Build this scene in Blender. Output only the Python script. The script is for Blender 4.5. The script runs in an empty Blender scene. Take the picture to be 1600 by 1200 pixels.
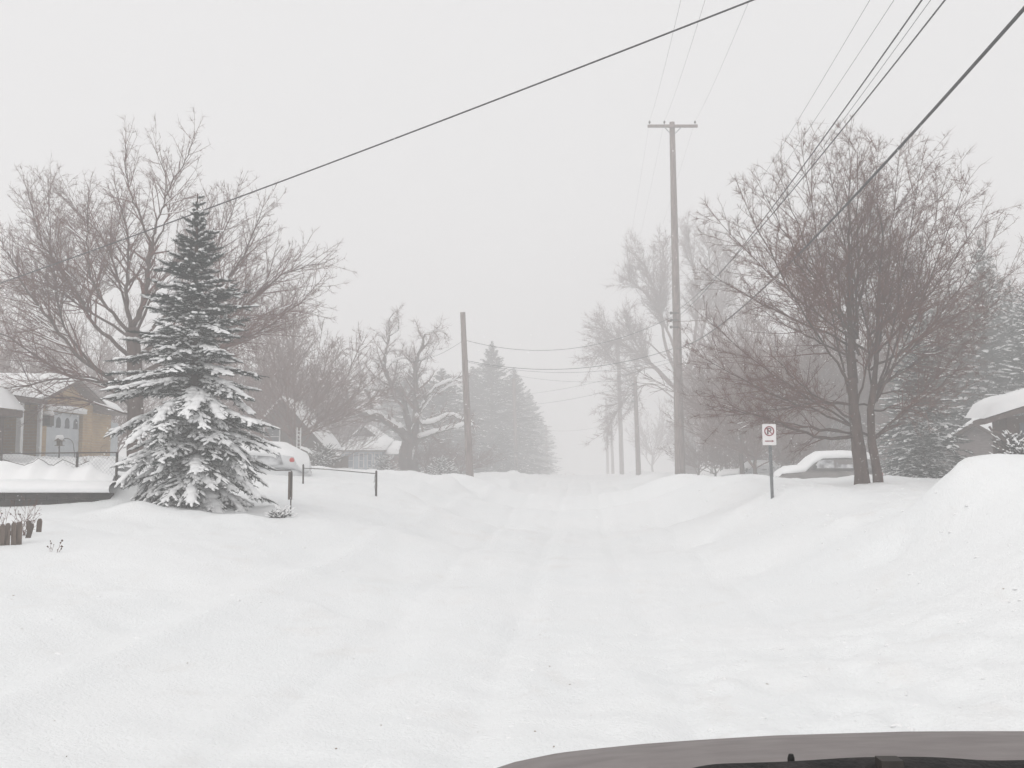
import bpy, math, random
import numpy as np
R = math.radians
random.seed(7)
rng = np.random.default_rng(7)
C = bpy.context.scene.collection
S = bpy.context.scene

# ------------------------------------------------------------------ camera
CAM = np.array([0.0, 0.0, 1.7])
YAW, PITCH, FPX = R(3.75), R(4.93), 1600.0
cd = bpy.data.cameras.new('camera'); cam = bpy.data.objects.new('camera', cd); C.objects.link(cam)
cd.sensor_width = 36; cd.lens = 36; cd.clip_start = 0.05; cd.clip_end = 3000
cam.location = CAM; cam.rotation_euler = (math.pi/2 + PITCH, 0, YAW)
S.camera = cam
F0 = np.array([-math.sin(YAW), math.cos(YAW), 0]); RT = np.array([math.cos(YAW), math.sin(YAW), 0])
ZU = np.array([0, 0, 1.0])
FW = F0*math.cos(PITCH) + ZU*math.sin(PITCH); UP = -F0*math.sin(PITCH) + ZU*math.cos(PITCH)
def at(px, py, D):
    return CAM + RT*((px-800)/FPX*D) - UP*((py-600)/FPX*D) + FW*D
def gxy(px, D):
    p = at(px, 738, D); return float(p[0]), float(p[1])

# ------------------------------------------------------------------ world and light (snowstorm, overcast)
w = bpy.data.worlds.new('World'); S.world = w; w.use_nodes = True
nt = w.node_tree; nt.nodes.clear()
sky = nt.nodes.new('ShaderNodeTexSky'); sky.sky_type = 'NISHITA'; sky.sun_disc = False
sky.sun_elevation = R(38); sky.sun_rotation = R(150)
hs = nt.nodes.new('ShaderNodeHueSaturation'); hs.inputs['Saturation'].default_value = 0.25
mx = nt.nodes.new('ShaderNodeMix'); mx.data_type = 'RGBA'; mx.inputs['Factor'].default_value = 0.93
mx.inputs[7].default_value = (7.92, 7.86, 7.88, 1)      # the even overcast layer
bg = nt.nodes.new('ShaderNodeBackground'); bg.inputs['Strength'].default_value = 0.1
wo = nt.nodes.new('ShaderNodeOutputWorld')
nt.links.new(sky.outputs[0], hs.inputs['Color']); nt.links.new(hs.outputs[0], mx.inputs[6])
nt.links.new(mx.outputs[2], bg.inputs['Color']); nt.links.new(bg.outputs[0], wo.inputs['Surface'])
sd = bpy.data.lights.new('sun', 'SUN'); sd.energy = 0.85; sd.angle = R(50); sd.color = (1, 0.975, 0.95)
so = bpy.data.objects.new('sun', sd); C.objects.link(so)
so.rotation_euler = (R(52), 0, R(-35)); so.location = (0, 0, 30)
S.view_settings.view_transform = 'Standard'; S.view_settings.look = 'None'
S.view_settings.exposure = 0.14; S.view_settings.gamma = 1; S.view_settings.use_curve_mapping = False
S.cycles.use_denoising = True
S.cycles.max_bounces = 8; S.cycles.diffuse_bounces = 3; S.cycles.glossy_bounces = 2
S.cycles.volume_bounces = 3; S.cycles.transparent_max_bounces = 8
HAZE = 0.0098

# ------------------------------------------------------------------ materials
def mat(name, col, col2=None, scale=6, rough=0.8, bump=0.0, bscale=None, metallic=0, spec=0.3, coat=0, det=5, stretch=None, ramp=(0.35, 0.65), coords='Object'):
    m = bpy.data.materials.new(name); m.use_nodes = True
    n = m.node_tree; b = n.nodes['Principled BSDF']
    b.inputs['Base Color'].default_value = (*col, 1); b.inputs['Roughness'].default_value = rough
    b.inputs['Metallic'].default_value = metallic; b.inputs['Specular IOR Level'].default_value = spec
    b.inputs['Coat Weight'].default_value = coat; b.inputs['Coat Roughness'].default_value = 0.06
    tc = n.nodes.new('ShaderNodeTexCoord'); mp = n.nodes.new('ShaderNodeMapping')
    n.links.new(tc.outputs[coords], mp.inputs['Vector'])
    if stretch: mp.inputs['Scale'].default_value = stretch
    if col2 is not None:
        t = n.nodes.new('ShaderNodeTexNoise'); t.inputs['Scale'].default_value = scale; t.inputs['Detail'].default_value = det
        r = n.nodes.new('ShaderNodeValToRGB'); r.color_ramp.elements[0].position = ramp[0]; r.color_ramp.elements[1].position = ramp[1]
        r.color_ramp.elements[0].color = (*col, 1); r.color_ramp.elements[1].color = (*col2, 1)
        n.links.new(mp.outputs[0], t.inputs['Vector']); n.links.new(t.outputs['Fac'], r.inputs['Fac'])
        n.links.new(r.outputs[0], b.inputs['Base Color'])
    if bump:
        t2 = n.nodes.new('ShaderNodeTexNoise'); t2.inputs['Scale'].default_value = bscale or scale*3; t2.inputs['Detail'].default_value = 6
        bp = n.nodes.new('ShaderNodeBump'); bp.inputs['Strength'].default_value = bump; bp.inputs['Distance'].default_value = 0.02
        n.links.new(mp.outputs[0], t2.inputs['Vector']); n.links.new(t2.outputs['Fac'], bp.inputs['Height'])
        n.links.new(bp.outputs[0], b.inputs['Normal'])
    return m
M = {}
M['snow'] = mat('snow', (0.90, 0.905, 0.91), (0.93, 0.93, 0.93), 3, 0.85, 0.25, 9, spec=0.15)
M['bark'] = mat('bark', (0.055, 0.032, 0.024), (0.10, 0.066, 0.054), 9, 0.95, 0.6, 25, spec=0.1, stretch=(1, 1, 0.3))
M['twig'] = mat('twig', (0.092, 0.034, 0.025), (0.14, 0.060, 0.046), 2, 0.95, spec=0.1)
M['twig_brown'] = mat('twig_brown', (0.094, 0.037, 0.026), (0.145, 0.066, 0.048), 2, 0.95, spec=0.1)
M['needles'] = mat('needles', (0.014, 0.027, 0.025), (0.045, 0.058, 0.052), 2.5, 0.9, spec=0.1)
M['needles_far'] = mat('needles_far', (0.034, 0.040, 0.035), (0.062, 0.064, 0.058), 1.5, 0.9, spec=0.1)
M['pole'] = mat('pole_wood', (0.13, 0.098, 0.088), (0.27, 0.215, 0.198), 5, 0.9, 0.5, 22, spec=0.15, stretch=(3, 3, 0.25))
M['metal'] = mat('galvanised', (0.16, 0.17, 0.18), (0.26, 0.27, 0.28), 12, 0.5, metallic=0.4)
M['dark_metal'] = mat('dark_metal', (0.035, 0.033, 0.032), (0.08, 0.065, 0.055), 14, 0.6, metallic=0.3)
M['wire'] = mat('wire', (0.028, 0.028, 0.03), (0.05, 0.05, 0.055), 4, 0.6)
M['fence_wood'] = mat('fence_wood', (0.09, 0.068, 0.055), (0.17, 0.13, 0.105), 14, 0.9, 0.5, 40, stretch=(2, 2, 0.4))
M['timber'] = mat('wall_timber', (0.012, 0.012, 0.010), (0.04, 0.035, 0.03), 9, 0.95, 0.8, 25, stretch=(0.5, 0.5, 2))
M['white'] = mat('white_paint', (0.62, 0.62, 0.62), (0.72, 0.72, 0.71), 5, 0.6)
M['door'] = mat('door_paint', (0.42, 0.45, 0.48), (0.50, 0.53, 0.55), 4, 0.5)
M['glass'] = mat('dark_glass', (0.04, 0.05, 0.06), (0.07, 0.08, 0.10), 3, 0.12, spec=0.5)
M['glass_blue'] = mat('blue_glass', (0.13, 0.17, 0.22), (0.20, 0.25, 0.30), 3, 0.15, spec=0.5)
M['brown_siding'] = mat('brown_siding', (0.085, 0.060, 0.050), (0.12, 0.088, 0.075), 6, 0.9, stretch=(1, 1, 5))
M['blue_siding'] = mat('pale_blue_siding', (0.30, 0.37, 0.42), (0.38, 0.45, 0.50), 6, 0.9, stretch=(1, 1, 5))
M['grey_siding'] = mat('grey_siding', (0.22, 0.19, 0.185), (0.30, 0.265, 0.26), 6, 0.9, stretch=(1, 1, 5))
M['fascia'] = mat('fascia', (0.10, 0.07, 0.06), (0.15, 0.11, 0.10), 6, 0.8)
M['car_white'] = mat('car_white', (0.60, 0.61, 0.62), (0.66, 0.67, 0.68), 3, 0.3, coat=0.6)
M['car_dark'] = mat('car_grey_brown', (0.10, 0.085, 0.08), (0.17, 0.15, 0.145), 2, 0.35, coat=0.5)
M['car_red'] = mat('car_dull_red', (0.20, 0.05, 0.05), (0.26, 0.09, 0.09), 3, 0.4, coat=0.4)
M['frost'] = mat('frosted_glass', (0.16, 0.16, 0.17), (0.62, 0.63, 0.64), 2.6, 0.6, ramp=(0.38, 0.6))
M['tyre'] = mat('tyre', (0.02, 0.02, 0.02), (0.03, 0.03, 0.03), 8, 0.9)
M['red_lamp'] = mat('red_lamp', (0.45, 0.03, 0.03), (0.55, 0.07, 0.06), 4, 0.35)
M['sign_white'] = mat('sign_white', (0.74, 0.72, 0.72), (0.80, 0.78, 0.78), 9, 0.45)
M['sign_red'] = mat('sign_red', (0.20, 0.018, 0.03), (0.26, 0.03, 0.045), 9, 0.5)
M['sign_black'] = mat('sign_black', (0.03, 0.02, 0.02), (0.04, 0.03, 0.03), 9, 0.5)
M['litter'] = mat('litter', (0.25, 0.20, 0.15), (0.42, 0.36, 0.30), 9, 0.9)
M['seed'] = mat('dry_seed', (0.10, 0.06, 0.045), (0.16, 0.10, 0.075), 9, 0.9)

def brick_mat(name, c1, c2, mortar):
    m = bpy.data.materials.new(name); m.use_nodes = True; n = m.node_tree; b = n.nodes['Principled BSDF']
    tc = n.nodes.new('ShaderNodeTexCoord'); sx = n.nodes.new('ShaderNodeSeparateXYZ'); cx = n.nodes.new('ShaderNodeCombineXYZ'); ad = n.nodes.new('ShaderNodeMath')
    n.links.new(tc.outputs['Object'], sx.inputs[0]); n.links.new(sx.outputs[0], ad.inputs[0]); n.links.new(sx.outputs[1], ad.inputs[1])
    n.links.new(ad.outputs[0], cx.inputs[0]); n.links.new(sx.outputs[2], cx.inputs[1])
    t = n.nodes.new('ShaderNodeTexBrick'); t.inputs['Scale'].default_value = 1; t.inputs['Brick Width'].default_value = 0.30; t.inputs['Row Height'].default_value = 0.10
    t.inputs['Mortar Size'].default_value = 0.012
    t.inputs['Color1'].default_value = (*c1, 1); t.inputs['Color2'].default_value = (*c2, 1); t.inputs['Mortar'].default_value = (*mortar, 1)
    ns = n.nodes.new('ShaderNodeTexNoise'); ns.inputs['Scale'].default_value = 1.3; ns.inputs['Detail'].default_value = 6
    mxx = n.nodes.new('ShaderNodeMix'); mxx.data_type = 'RGBA'; mxx.blend_type = 'MULTIPLY'; mxx.inputs['Factor'].default_value = 0.6
    rr = n.nodes.new('ShaderNodeValToRGB'); rr.color_ramp.elements[0].color = (0.55, 0.5, 0.45, 1); rr.color_ramp.elements[0].position = 0.3; rr.color_ramp.elements[1].position = 0.6
    n.links.new(tc.outputs['Object'], ns.inputs['Vector']); n.links.new(ns.outputs['Fac'], rr.inputs['Fac'])
    n.links.new(cx.outputs[0], t.inputs['Vector']); n.links.new(t.outputs['Color'], mxx.inputs[6]); n.links.new(rr.outputs[0], mxx.inputs[7])
    n.links.new(mxx.outputs[2], b.inputs['Base Color']); b.inputs['Roughness'].default_value = 0.9
    return m
M['brick'] = brick_mat('tan_brick', (0.42, 0.28, 0.11), (0.34, 0.20, 0.085), (0.38, 0.31, 0.22))
M['brick_brown'] = brick_mat('brown_brick', (0.33, 0.215, 0.10), (0.26, 0.17, 0.08), (0.30, 0.24, 0.17))
M['brick_red'] = brick_mat('red_brick', (0.24, 0.10, 0.08), (0.18, 0.08, 0.07), (0.3, 0.26, 0.24))

# ------------------------------------------------------------------ mesh helpers
def norm(v):
    l = math.sqrt(v[0]*v[0]+v[1]*v[1]+v[2]*v[2]) or 1.0
    return (v[0]/l, v[1]/l, v[2]/l)
class MB:
    def __init__(s): s.V = []; s.T = []; s.Q = []; s.n = 0
    def add(s, V, T=None, Q=None):
        V = np.asarray(V, float).reshape(-1, 3)
        if T is not None and len(T): s.T.append(np.asarray(T, int)+s.n)
        if Q is not None and len(Q): s.Q.append(np.asarray(Q, int)+s.n)
        s.V.append(V); s.n += len(V)
    def box(s, a, b, rot=0, about=None, bevel=0):
        x0, y0, z0 = a; x1, y1, z1 = b
        V = np.array([(x, y, z) for z in (z0, z1) for x, y in ((x0, y0), (x1, y0), (x1, y1), (x0, y1))], float)
        if rot:
            c = np.array(about if about is not None else V.mean(0)); V = V-c
            V = V @ np.array([[math.cos(rot), math.sin(rot), 0], [-math.sin(rot), math.cos(rot), 0], [0, 0, 1]]) + c
        s.add(V, Q=[(0, 3, 2, 1), (4, 5, 6, 7), (0, 1, 5, 4), (1, 2, 6, 5), (2, 3, 7, 6), (3, 0, 4, 7)])
    def prism(s, P, axis_vec, closed=True):
        P = np.asarray(P, float); n = len(P); A = np.asarray(axis_vec, float)
        V = np.vstack([P, P+A]); Q = [(i, (i+1) % n, (i+1) % n+n, i+n) for i in range(n)]
        c0, c1 = P.mean(0), P.mean(0)+A
        V = np.vstack([V, c0, c1]); T = [((i+1) % n, i, 2*n) for i in range(n)] + [(i+n, (i+1) % n+n, 2*n+1) for i in range(n)]
        s.add(V, T, Q)
    def tube(s, pts, rad, sides=8, cap=True, squash=1.0):
        P = np.asarray(pts, float); n = len(P)
        rad = np.broadcast_to(np.asarray(rad, float), (n,))
        T = np.gradient(P, axis=0); T /= (np.linalg.norm(T, axis=1, keepdims=True)+1e-9)
        ref = np.array([0, 0, 1.0]) if abs(T[0][2]) < 0.9 else np.array([1.0, 0, 0])
        a = np.cross(T[0], ref); a /= np.linalg.norm(a); rings = []
        for i in range(n):
            a = a - T[i]*a.dot(T[i]); a /= (np.linalg.norm(a)+1e-9); b = np.cross(T[i], a)
            th = np.linspace(0, 2*math.pi, sides, endpoint=False)
            rings.append(P[i] + rad[i]*(np.outer(np.cos(th), a) + squash*np.outer(np.sin(th), b)))
        V = np.vstack(rings); Q = []; Tt = []
        for i in range(n-1):
            for j in range(sides):
                k = (j+1) % sides; Q.append((i*sides+j, i*sides+k, (i+1)*sides+k, (i+1)*sides+j))
        if cap:
            V = np.vstack([V, P[0], P[-1]]); m = n*sides
            for j in range(sides):
                k = (j+1) % sides; Tt.append((k, j, m)); Tt.append(((n-1)*sides+j, (n-1)*sides+k, m+1))
        s.add(V, Tt, Q)
    def prisms(s, p0, p1, r0, r1, sides=3):
        p0 = np.asarray(p0, float); p1 = np.asarray(p1, float)
        if len(p0) == 0: return
        r0 = np.asarray(r0, float)[:, None]; r1 = np.asarray(r1, float)[:, None]
        d = p1-p0; d /= (np.linalg.norm(d, axis=1, keepdims=True)+1e-9)
        ref = np.where(np.abs(d[:, 2:3]) < 0.9, np.array([[0, 0, 1.0]]), np.array([[1.0, 0, 0]]))
        a = np.cross(d, ref); a /= (np.linalg.norm(a, axis=1, keepdims=True)+1e-9); b = np.cross(d, a)
        N = len(p0); V = np.empty((N, 2*sides, 3))
        for j in range(sides):
            th = 2*math.pi*j/sides; o = math.cos(th)*a + math.sin(th)*b
            V[:, j] = p0-d*r0*0.3+o*r0; V[:, j+sides] = p1+o*r1
        q = np.array([(j, (j+1) % sides, (j+1) % sides+sides, j+sides) for j in range(sides)])
        Q = (q[None]+(np.arange(N)*2*sides)[:, None, None]).reshape(-1, 4)
        s.add(V.reshape(-1, 3), Q=Q)
    def stamp(s, TV, TT, mats, pos):
        """copy template TV/TT with N 3x3 matrices (columns = axes) and positions"""
        TV = np.asarray(TV, float); TT = np.asarray(TT, int); mats = np.asarray(mats, float); pos = np.asarray(pos, float)
        if len(pos) == 0: return
        V = np.einsum('nij,kj->nki', mats, TV)+pos[:, None, :]
        N = len(pos); T = (TT[None]+(np.arange(N)*len(TV))[:, None, None]).reshape(-1, TT.shape[1])
        s.add(V.reshape(-1, 3), T if TT.shape[1] == 3 else None, T if TT.shape[1] == 4 else None)
    def xf(s, loc, rot=0):
        c, n_ = math.cos(rot), math.sin(rot); A = np.array([[c, -n_, 0], [n_, c, 0], [0, 0, 1]])
        s.V = [v @ A.T + np.array(loc, float) for v in s.V]; return s
    def build(s, name, m, parent=None, smooth=False, **props):
        V = np.vstack(s.V)
        if parent is not None: V = V-np.array(parent.get('_o', (0, 0, 0)))
        T = np.vstack(s.T) if s.T else np.zeros((0, 3), int); Q = np.vstack(s.Q) if s.Q else np.zeros((0, 4), int)
        me = bpy.data.meshes.new(name); me.vertices.add(len(V)); me.vertices.foreach_set('co', V.ravel())
        me.loops.add(T.size+Q.size); me.loops.foreach_set('vertex_index', np.concatenate([T.ravel(), Q.ravel()]).astype(np.int32))
        me.polygons.add(len(T)+len(Q))
        ls = np.concatenate([np.arange(len(T))*3, T.size+np.arange(len(Q))*4]).astype(np.int32)
        me.polygons.foreach_set('loop_start', ls)
        me.polygons.foreach_set('use_smooth', np.full(len(ls), smooth))
        me.update(calc_edges=True)
        me.materials.append(m)
        o = bpy.data.objects.new(name, me); C.objects.link(o)
        if parent is not None:
            o.parent = parent; o['_o'] = tuple(parent.get('_o', (0, 0, 0)))
        for k, v in props.items(): o[k] = v
        return o
def thing(name, label, cat, loc, group=None):
    o = bpy.data.objects.new(name, None); C.objects.link(o); o.location = loc; o.empty_display_size = 0.2
    o['_o'] = tuple(float(v) for v in loc); o['label'] = label; o['category'] = cat
    if group: o['group'] = group
    return o
def copy_tree(o, label, loc, rz=0, scale=(1, 1, 1), group=None):
    r = o.copy(); C.objects.link(r); r.location = loc; r.rotation_euler = (0, 0, rz); r.scale = scale; r['label'] = label
    if group: r['group'] = group
    for ch in list(o.children):
        c = ch.copy(); C.objects.link(c); c.parent = r
        for g in ch.children:
            e = g.copy(); C.objects.link(e); e.parent = c
    return r

# value noise
_perm = rng.random((256, 256))
def vnoise(x, y):
    x = np.asarray(x, float); y = np.asarray(y, float)
    xi = np.floor(x).astype(int); yi = np.floor(y).astype(int); fx = x-xi; fy = y-yi
    fx = fx*fx*(3-2*fx); fy = fy*fy*(3-2*fy)
    g = lambda a, b: _perm[a & 255, b & 255]
    return (g(xi, yi)*(1-fx)+g(xi+1, yi)*fx)*(1-fy)+(g(xi, yi+1)*(1-fx)+g(xi+1, yi+1)*fx)*fy-0.5
def fbm(x, y, o=4):
    r = 0; a = 1
    for k in range(o): r = r+a*vnoise(x*2**k+17*k, y*2**k+31*k); a *= 0.5
    return r

# ------------------------------------------------------------------ terrain
CP = []
def cp(px, D, z): x, y = gxy(px, D); CP.append((x, y, z))
for Y in (-12, -4, 0, 4, 8, 12, 17, 23, 30, 40, 52, 66, 84, 105, 135, 170, 220, 300):
    for X in (-2.8, 0, 2.8): CP.append((X, Y, 0.0))
for Y in (58, 70, 84, 100, 120, 145, 180, 240, 300):
    for s_ in (-1, 1):
        CP.append((5.0*s_, Y, 1.5)); CP.append((9*s_, Y, 1.35)); CP.append((25*s_, Y, 1.6)); CP.append((60*s_, Y, 1.8))
for a in [(-100, 6, .1), (0, 6, .1), (0, 8.5, .32), (0, 12, .62), (0, 14.2, .66), (30, 13.8, .62), (60, 14.2, .70), (-250, 14, .85), (0, 17, .95), (100, 17, .93),
          (200, 18, 1.05), (300, 18.5, 1.02), (380, 18.5, 1.03), (430, 19.5, .90), (500, 19.5, .92), (0, 19.8, .95), (100, 19.8, .95), (180, 19.8, .95), (0, 18.9, 1.0), (100, 18.9, 1.0),
          (0, 20.7, 1.48), (100, 20.7, 1.48), (175, 20.7, 1.44), (0, 23, 1.55), (100, 23, 1.55), (180, 23, 1.5), (0, 28, 2.05), (130, 28, 2.02), (200, 28, 1.8), (0, 34, 2.15), (150, 38, 2.2), (0, 50, 2.4), (-300, 25, 2.1), (-300, 45, 2.6),
          (300, 24, 1.25), (460, 22, 1.0), (520, 22, .95), (520, 28, 1.45), (470, 32, 1.72), (590, 27, 1.3), (590, 34, 1.6), (550, 45, 1.75), (450, 45, 1.85), (450, 60, 1.9), (300, 70, 2.2),
          (640, 40, 1.5), (640, 50, 1.72), (735, 48, 1.42), (700, 37, 1.0), (650, 30, 1.05), (700, 25, .45), (600, 19, .5), (650, 14, .1), (500, 12, .22), (400, 9, .05), (300, 13, .5), (200, 8, .08), (150, 11, .38), (560, 70, 1.8),
          (1206, 23, 1.2), (1206, 18, .48), (1206, 14, .1), (1150, 23, .95), (1150, 30, 1.35), (1062, 43, 1.66), (1020, 35, .75), (1100, 33, 1.45), (1345, 26, 1.42), (1400, 26, 1.4), (1420, 22, 1.2), (1300, 18, .85), (1360, 19, .98),
          (1400, 14, .42), (1300, 13, .12), (1250, 11, .1), (1500, 7.5, .05), (1600, 8, .2), (1600, 5, .0), (1500, 11, .4), (1600, 11, .85), (1510, 14, 1.86), (1580, 14, 1.93), (1460, 14.4, 1.45), (1680, 14, 1.85), (1750, 11, 1.0),
          (1800, 17, 1.6), (1550, 18, 1.5), (1300, 45, .95), (1330, 38, 1.15), (1200, 45, 1.15), (1180, 55, 1.2), (1180, 75, 1.4), (1250, 34, 1.15), (1500, 30, 1.5), (1650, 30, 1.5), (1500, 42, 1.6), (1700, 42, 1.6), (1400, 35, 1.5), (1900, 30, 1.6), (1400, 60, 1.6)]:
    cp(*a)
for X, Y in [(-12, -12), (12, -12), (-10, -4), (10, -4), (-30, -10), (30, -10), (-30, 10), (30, 10), (-60, 30), (60, 30), (-7, 0), (7, 0)]:
    CP.append((X, Y, 0.05 if abs(X) < 11 else 0.9))
CP = np.array(CP)
def _U(r): return r   # biharmonic-like cone kernel, keeps overshoot small
_n = len(CP); _D = np.linalg.norm(CP[:, None, :2]-CP[None, :, :2], axis=2)
_A = np.zeros((_n+3, _n+3)); _A[:_n, :_n] = _U(_D) - np.eye(_n)*0.12
_A[:_n, _n] = 1; _A[:_n, _n+1:] = CP[:, :2]; _A[_n, :_n] = 1; _A[_n+1:, :_n] = CP[:, :2].T
_w = np.linalg.solve(_A, np.concatenate([CP[:, 2], [0, 0, 0]]))
def hbase(x, y):
    x = np.asarray(x, float).ravel(); y = np.asarray(y, float).ravel(); out = np.empty(len(x))
    for i in range(0, len(x), 20000):
        xx, yy = x[i:i+20000], y[i:i+20000]
        r = np.hypot(xx[:, None]-CP[None, :, 0], yy[:, None]-CP[None, :, 1])
        out[i:i+20000] = _U(r) @ _w[:_n] + _w[_n] + _w[_n+1]*xx + _w[_n+2]*yy
    return out
MOUNDS = []
def mound(px, D, h, wx, wy): x, y = gxy(px, D); MOUNDS.append((x, y, h, wx, wy))
for a in [(1313, 17, .16, .35, .5), (1255, 19, .1, .7, .6), (1100, 34, .16, 1.2, 1), (1145, 27, .12, .9, .8), (1030, 44, .12, .8, 2), (1395, 17, .1, .6, .5),
          (250, 18.2, .10, .6, .5), (215, 18.5, .12, .35, .4), (400, 18.8, .08, .45, .5), (350, 18.2, .06, .5, .5), (500, 20.5, .08, .9, .6), (690, 38, .15, 1.2, 1), (760, 44, .2, .9, 1), (790, 55, .2, .8, 2), (840, 80, .25, .8, 3),
          (1535, 13.6, .06, .5, .5), (1600, 10.5, .1, .6, .5), (600, 24, .1, 1.5, .6), (970, 60, .15, .8, 2)]:
    mound(*a)
_rm = random.Random(5)
for _k in range(46):
    _Y = 22+_rm.random()**1.5*85
    for _s in (-1, 1):
        if _s < 0 and _Y < 34: continue
        MOUNDS.append((_s*_rm.uniform(4.5, 5.5 if _Y < 60 else 7.5), _Y+_rm.uniform(-2, 2), _rm.uniform(.03, .08 if _Y < 60 and _s > 0 else .15)*(1+_Y/90), _rm.uniform(.4, 1.0)*(1+_Y/90), _rm.uniform(.5, 1.6)*(1+_Y/90)))
def H(x, y, fine=True):
    x = np.asarray(x, float).ravel(); y = np.asarray(y, float).ravel()
    z = hbase(x, y)
    for mx_, my_, h, a, b in MOUNDS: z = z+h*np.exp(-((x-mx_)/a)**2-((y-my_)/b)**2)
    off = np.clip((np.abs(x)-3.2)/2.0, 0, 1)
    z = z + off*(0.20*fbm(x*0.35+3, y*0.35) + 0.12*fbm(x*1.0, y*1.0+9)*np.clip(y/20, .3, 1))
    # wheel ruts and plough ridges along the road
    for X0, dep, wd in ((-3.75, 0.07, .20), (-2.2, -0.05, .13), (-0.75, -0.06, .13), (0.75, -0.05, .13), (-4.3, -0.04, .3), (-1.4, .03, .22), (2.2, -0.05, .15), (-0.35, .025, .1), (1.15, .02, .1)):
        xo = X0+0.25*vnoise(y*0.12+X0, y*0+X0)
        z = z + dep*np.exp(-((x-xo)/wd)**2)*(0.6+0.8*(vnoise(y*0.5, x*0+X0)+.5))
    # an old set of tracks swinging off to the left, half drifted in
    for c0, dep in ((0.0, -0.03), (1.5, -0.03)):
        xo = -1.0+c0-0.055*np.clip(y-1, 0, 30)**1.55*0.5
        z = z + dep*np.exp(-((x-xo)/.2)**2)
    z = z + 0.035*fbm(x*0.8, y*0.5+40, 3)
    if fine:
        # churned snow thrown over the right half of the road
        ch = np.exp(-(((x-3.2)/3.2)**2+((y-8)/3.6)**2)) + 0.5*np.exp(-(((x+1)/3)**2+((y-5.5)/1.5)**2))
        z = z + ch*0.14*fbm(x*2.6, y*2.6, 4) + 0.022*fbm(x*3.2, y*2.4, 4)
    return z
def hz(x, y): return float(H(np.array([x]), np.array([y]))[0])
def ground(px, D, dz=0.0):
    x, y = gxy(px, D); return (x, y, hz(x, y)+dz)

def axis(pieces):
    out = [pieces[0][0]]
    for a, b, n in pieces: out += list(np.linspace(a, b, n+1)[1:])
    return np.array(out)
xs = axis([(-420, -60, 18), (-60, -24, 60), (-24, -9, 90), (-9, 9, 190), (9, 24, 75), (24, 60, 50), (60, 420, 18)])
ys = axis([(-420, -20, 14), (-20, 1.5, 30), (1.5, 12, 170), (12, 32, 150), (32, 70, 80), (70, 170, 50), (170, 420, 25)])
GX, GY = np.meshgrid(xs, ys)
Z = H(GX, GY).reshape(GX.shape)
far = np.clip((np.hypot(GX, GY)-150)/150, 0, 1); Z = Z*(1-far)+far*1.2*np.clip(np.abs(GX)-3, 0, 3)/3
nx, ny = len(xs), len(ys); idx = np.arange(nx*ny).reshape(ny, nx)
b = MB(); b.add(np.stack([GX, GY, Z], -1).reshape(-1, 3), Q=np.stack([idx[:-1, :-1], idx[:-1, 1:], idx[1:, 1:], idx[1:, :-1]], -1).reshape(-1, 4))
gs = bpy.data.materials.new('ground_snow'); gs.use_nodes = True; n = gs.node_tree; bs = n.nodes['Principled BSDF']
bs.inputs['Roughness'].default_value = 0.8; bs.inputs['Specular IOR Level'].default_value = 0.15
tc = n.nodes.new('ShaderNodeTexCoord')
def nz(scale, det, st=None, rough=0.5):
    t = n.nodes.new('ShaderNodeTexNoise'); t.inputs['Scale'].default_value = scale; t.inputs['Detail'].default_value = det; t.inputs['Roughness'].default_value = rough
    mp = n.nodes.new('ShaderNodeMapping'); n.links.new(tc.outputs['Object'], mp.inputs['Vector'])
    if st: mp.inputs['Scale'].default_value = st
    n.links.new(mp.outputs[0], t.inputs['Vector']); return t.outputs['Fac']
def ramp(src, p0, p1, c0, c1):
    r = n.nodes.new('ShaderNodeValToRGB'); e = r.color_ramp.elements; e[0].position = p0; e[1].position = p1; e[0].color = (*c0, 1); e[1].color = (*c1, 1)
    n.links.new(src, r.inputs['Fac']); return r.outputs[0]
c1 = ramp(nz(0.5, 5), 0.3, 0.7, (0.895, 0.912, 0.918), (0.925, 0.935, 0.938))
mu = n.nodes.new('ShaderNodeMix'); mu.data_type = 'RGBA'; mu.blend_type = 'MULTIPLY'; mu.inputs['Factor'].default_value = 1
n.links.new(c1, mu.inputs[6]); n.links.new(ramp(nz(1.6, 8, (1, .6, 1), .65), 0.30, 0.44, (0.962, 0.948, 0.938), (1, 1, 1)), mu.inputs[7])
n.links.new(mu.outputs[2], bs.inputs['Base Color'])
bp = n.nodes.new('ShaderNodeBump'); bp.inputs['Strength'].default_value = 0.6; bp.inputs['Distance'].default_value = 0.035
ad = n.nodes.new('ShaderNodeMath'); ad.operation = 'ADD'; n.links.new(nz(7, 8, (1, .7, 1), .6), ad.inputs[0]); n.links.new(nz(38, 4), ad.inputs[1])
n.links.new(ad.outputs[0], bp.inputs['Height']); n.links.new(bp.outputs[0], bs.inputs['Normal'])
g = b.build('snow_ground', gs, smooth=True); g['kind'] = 'structure'

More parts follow.
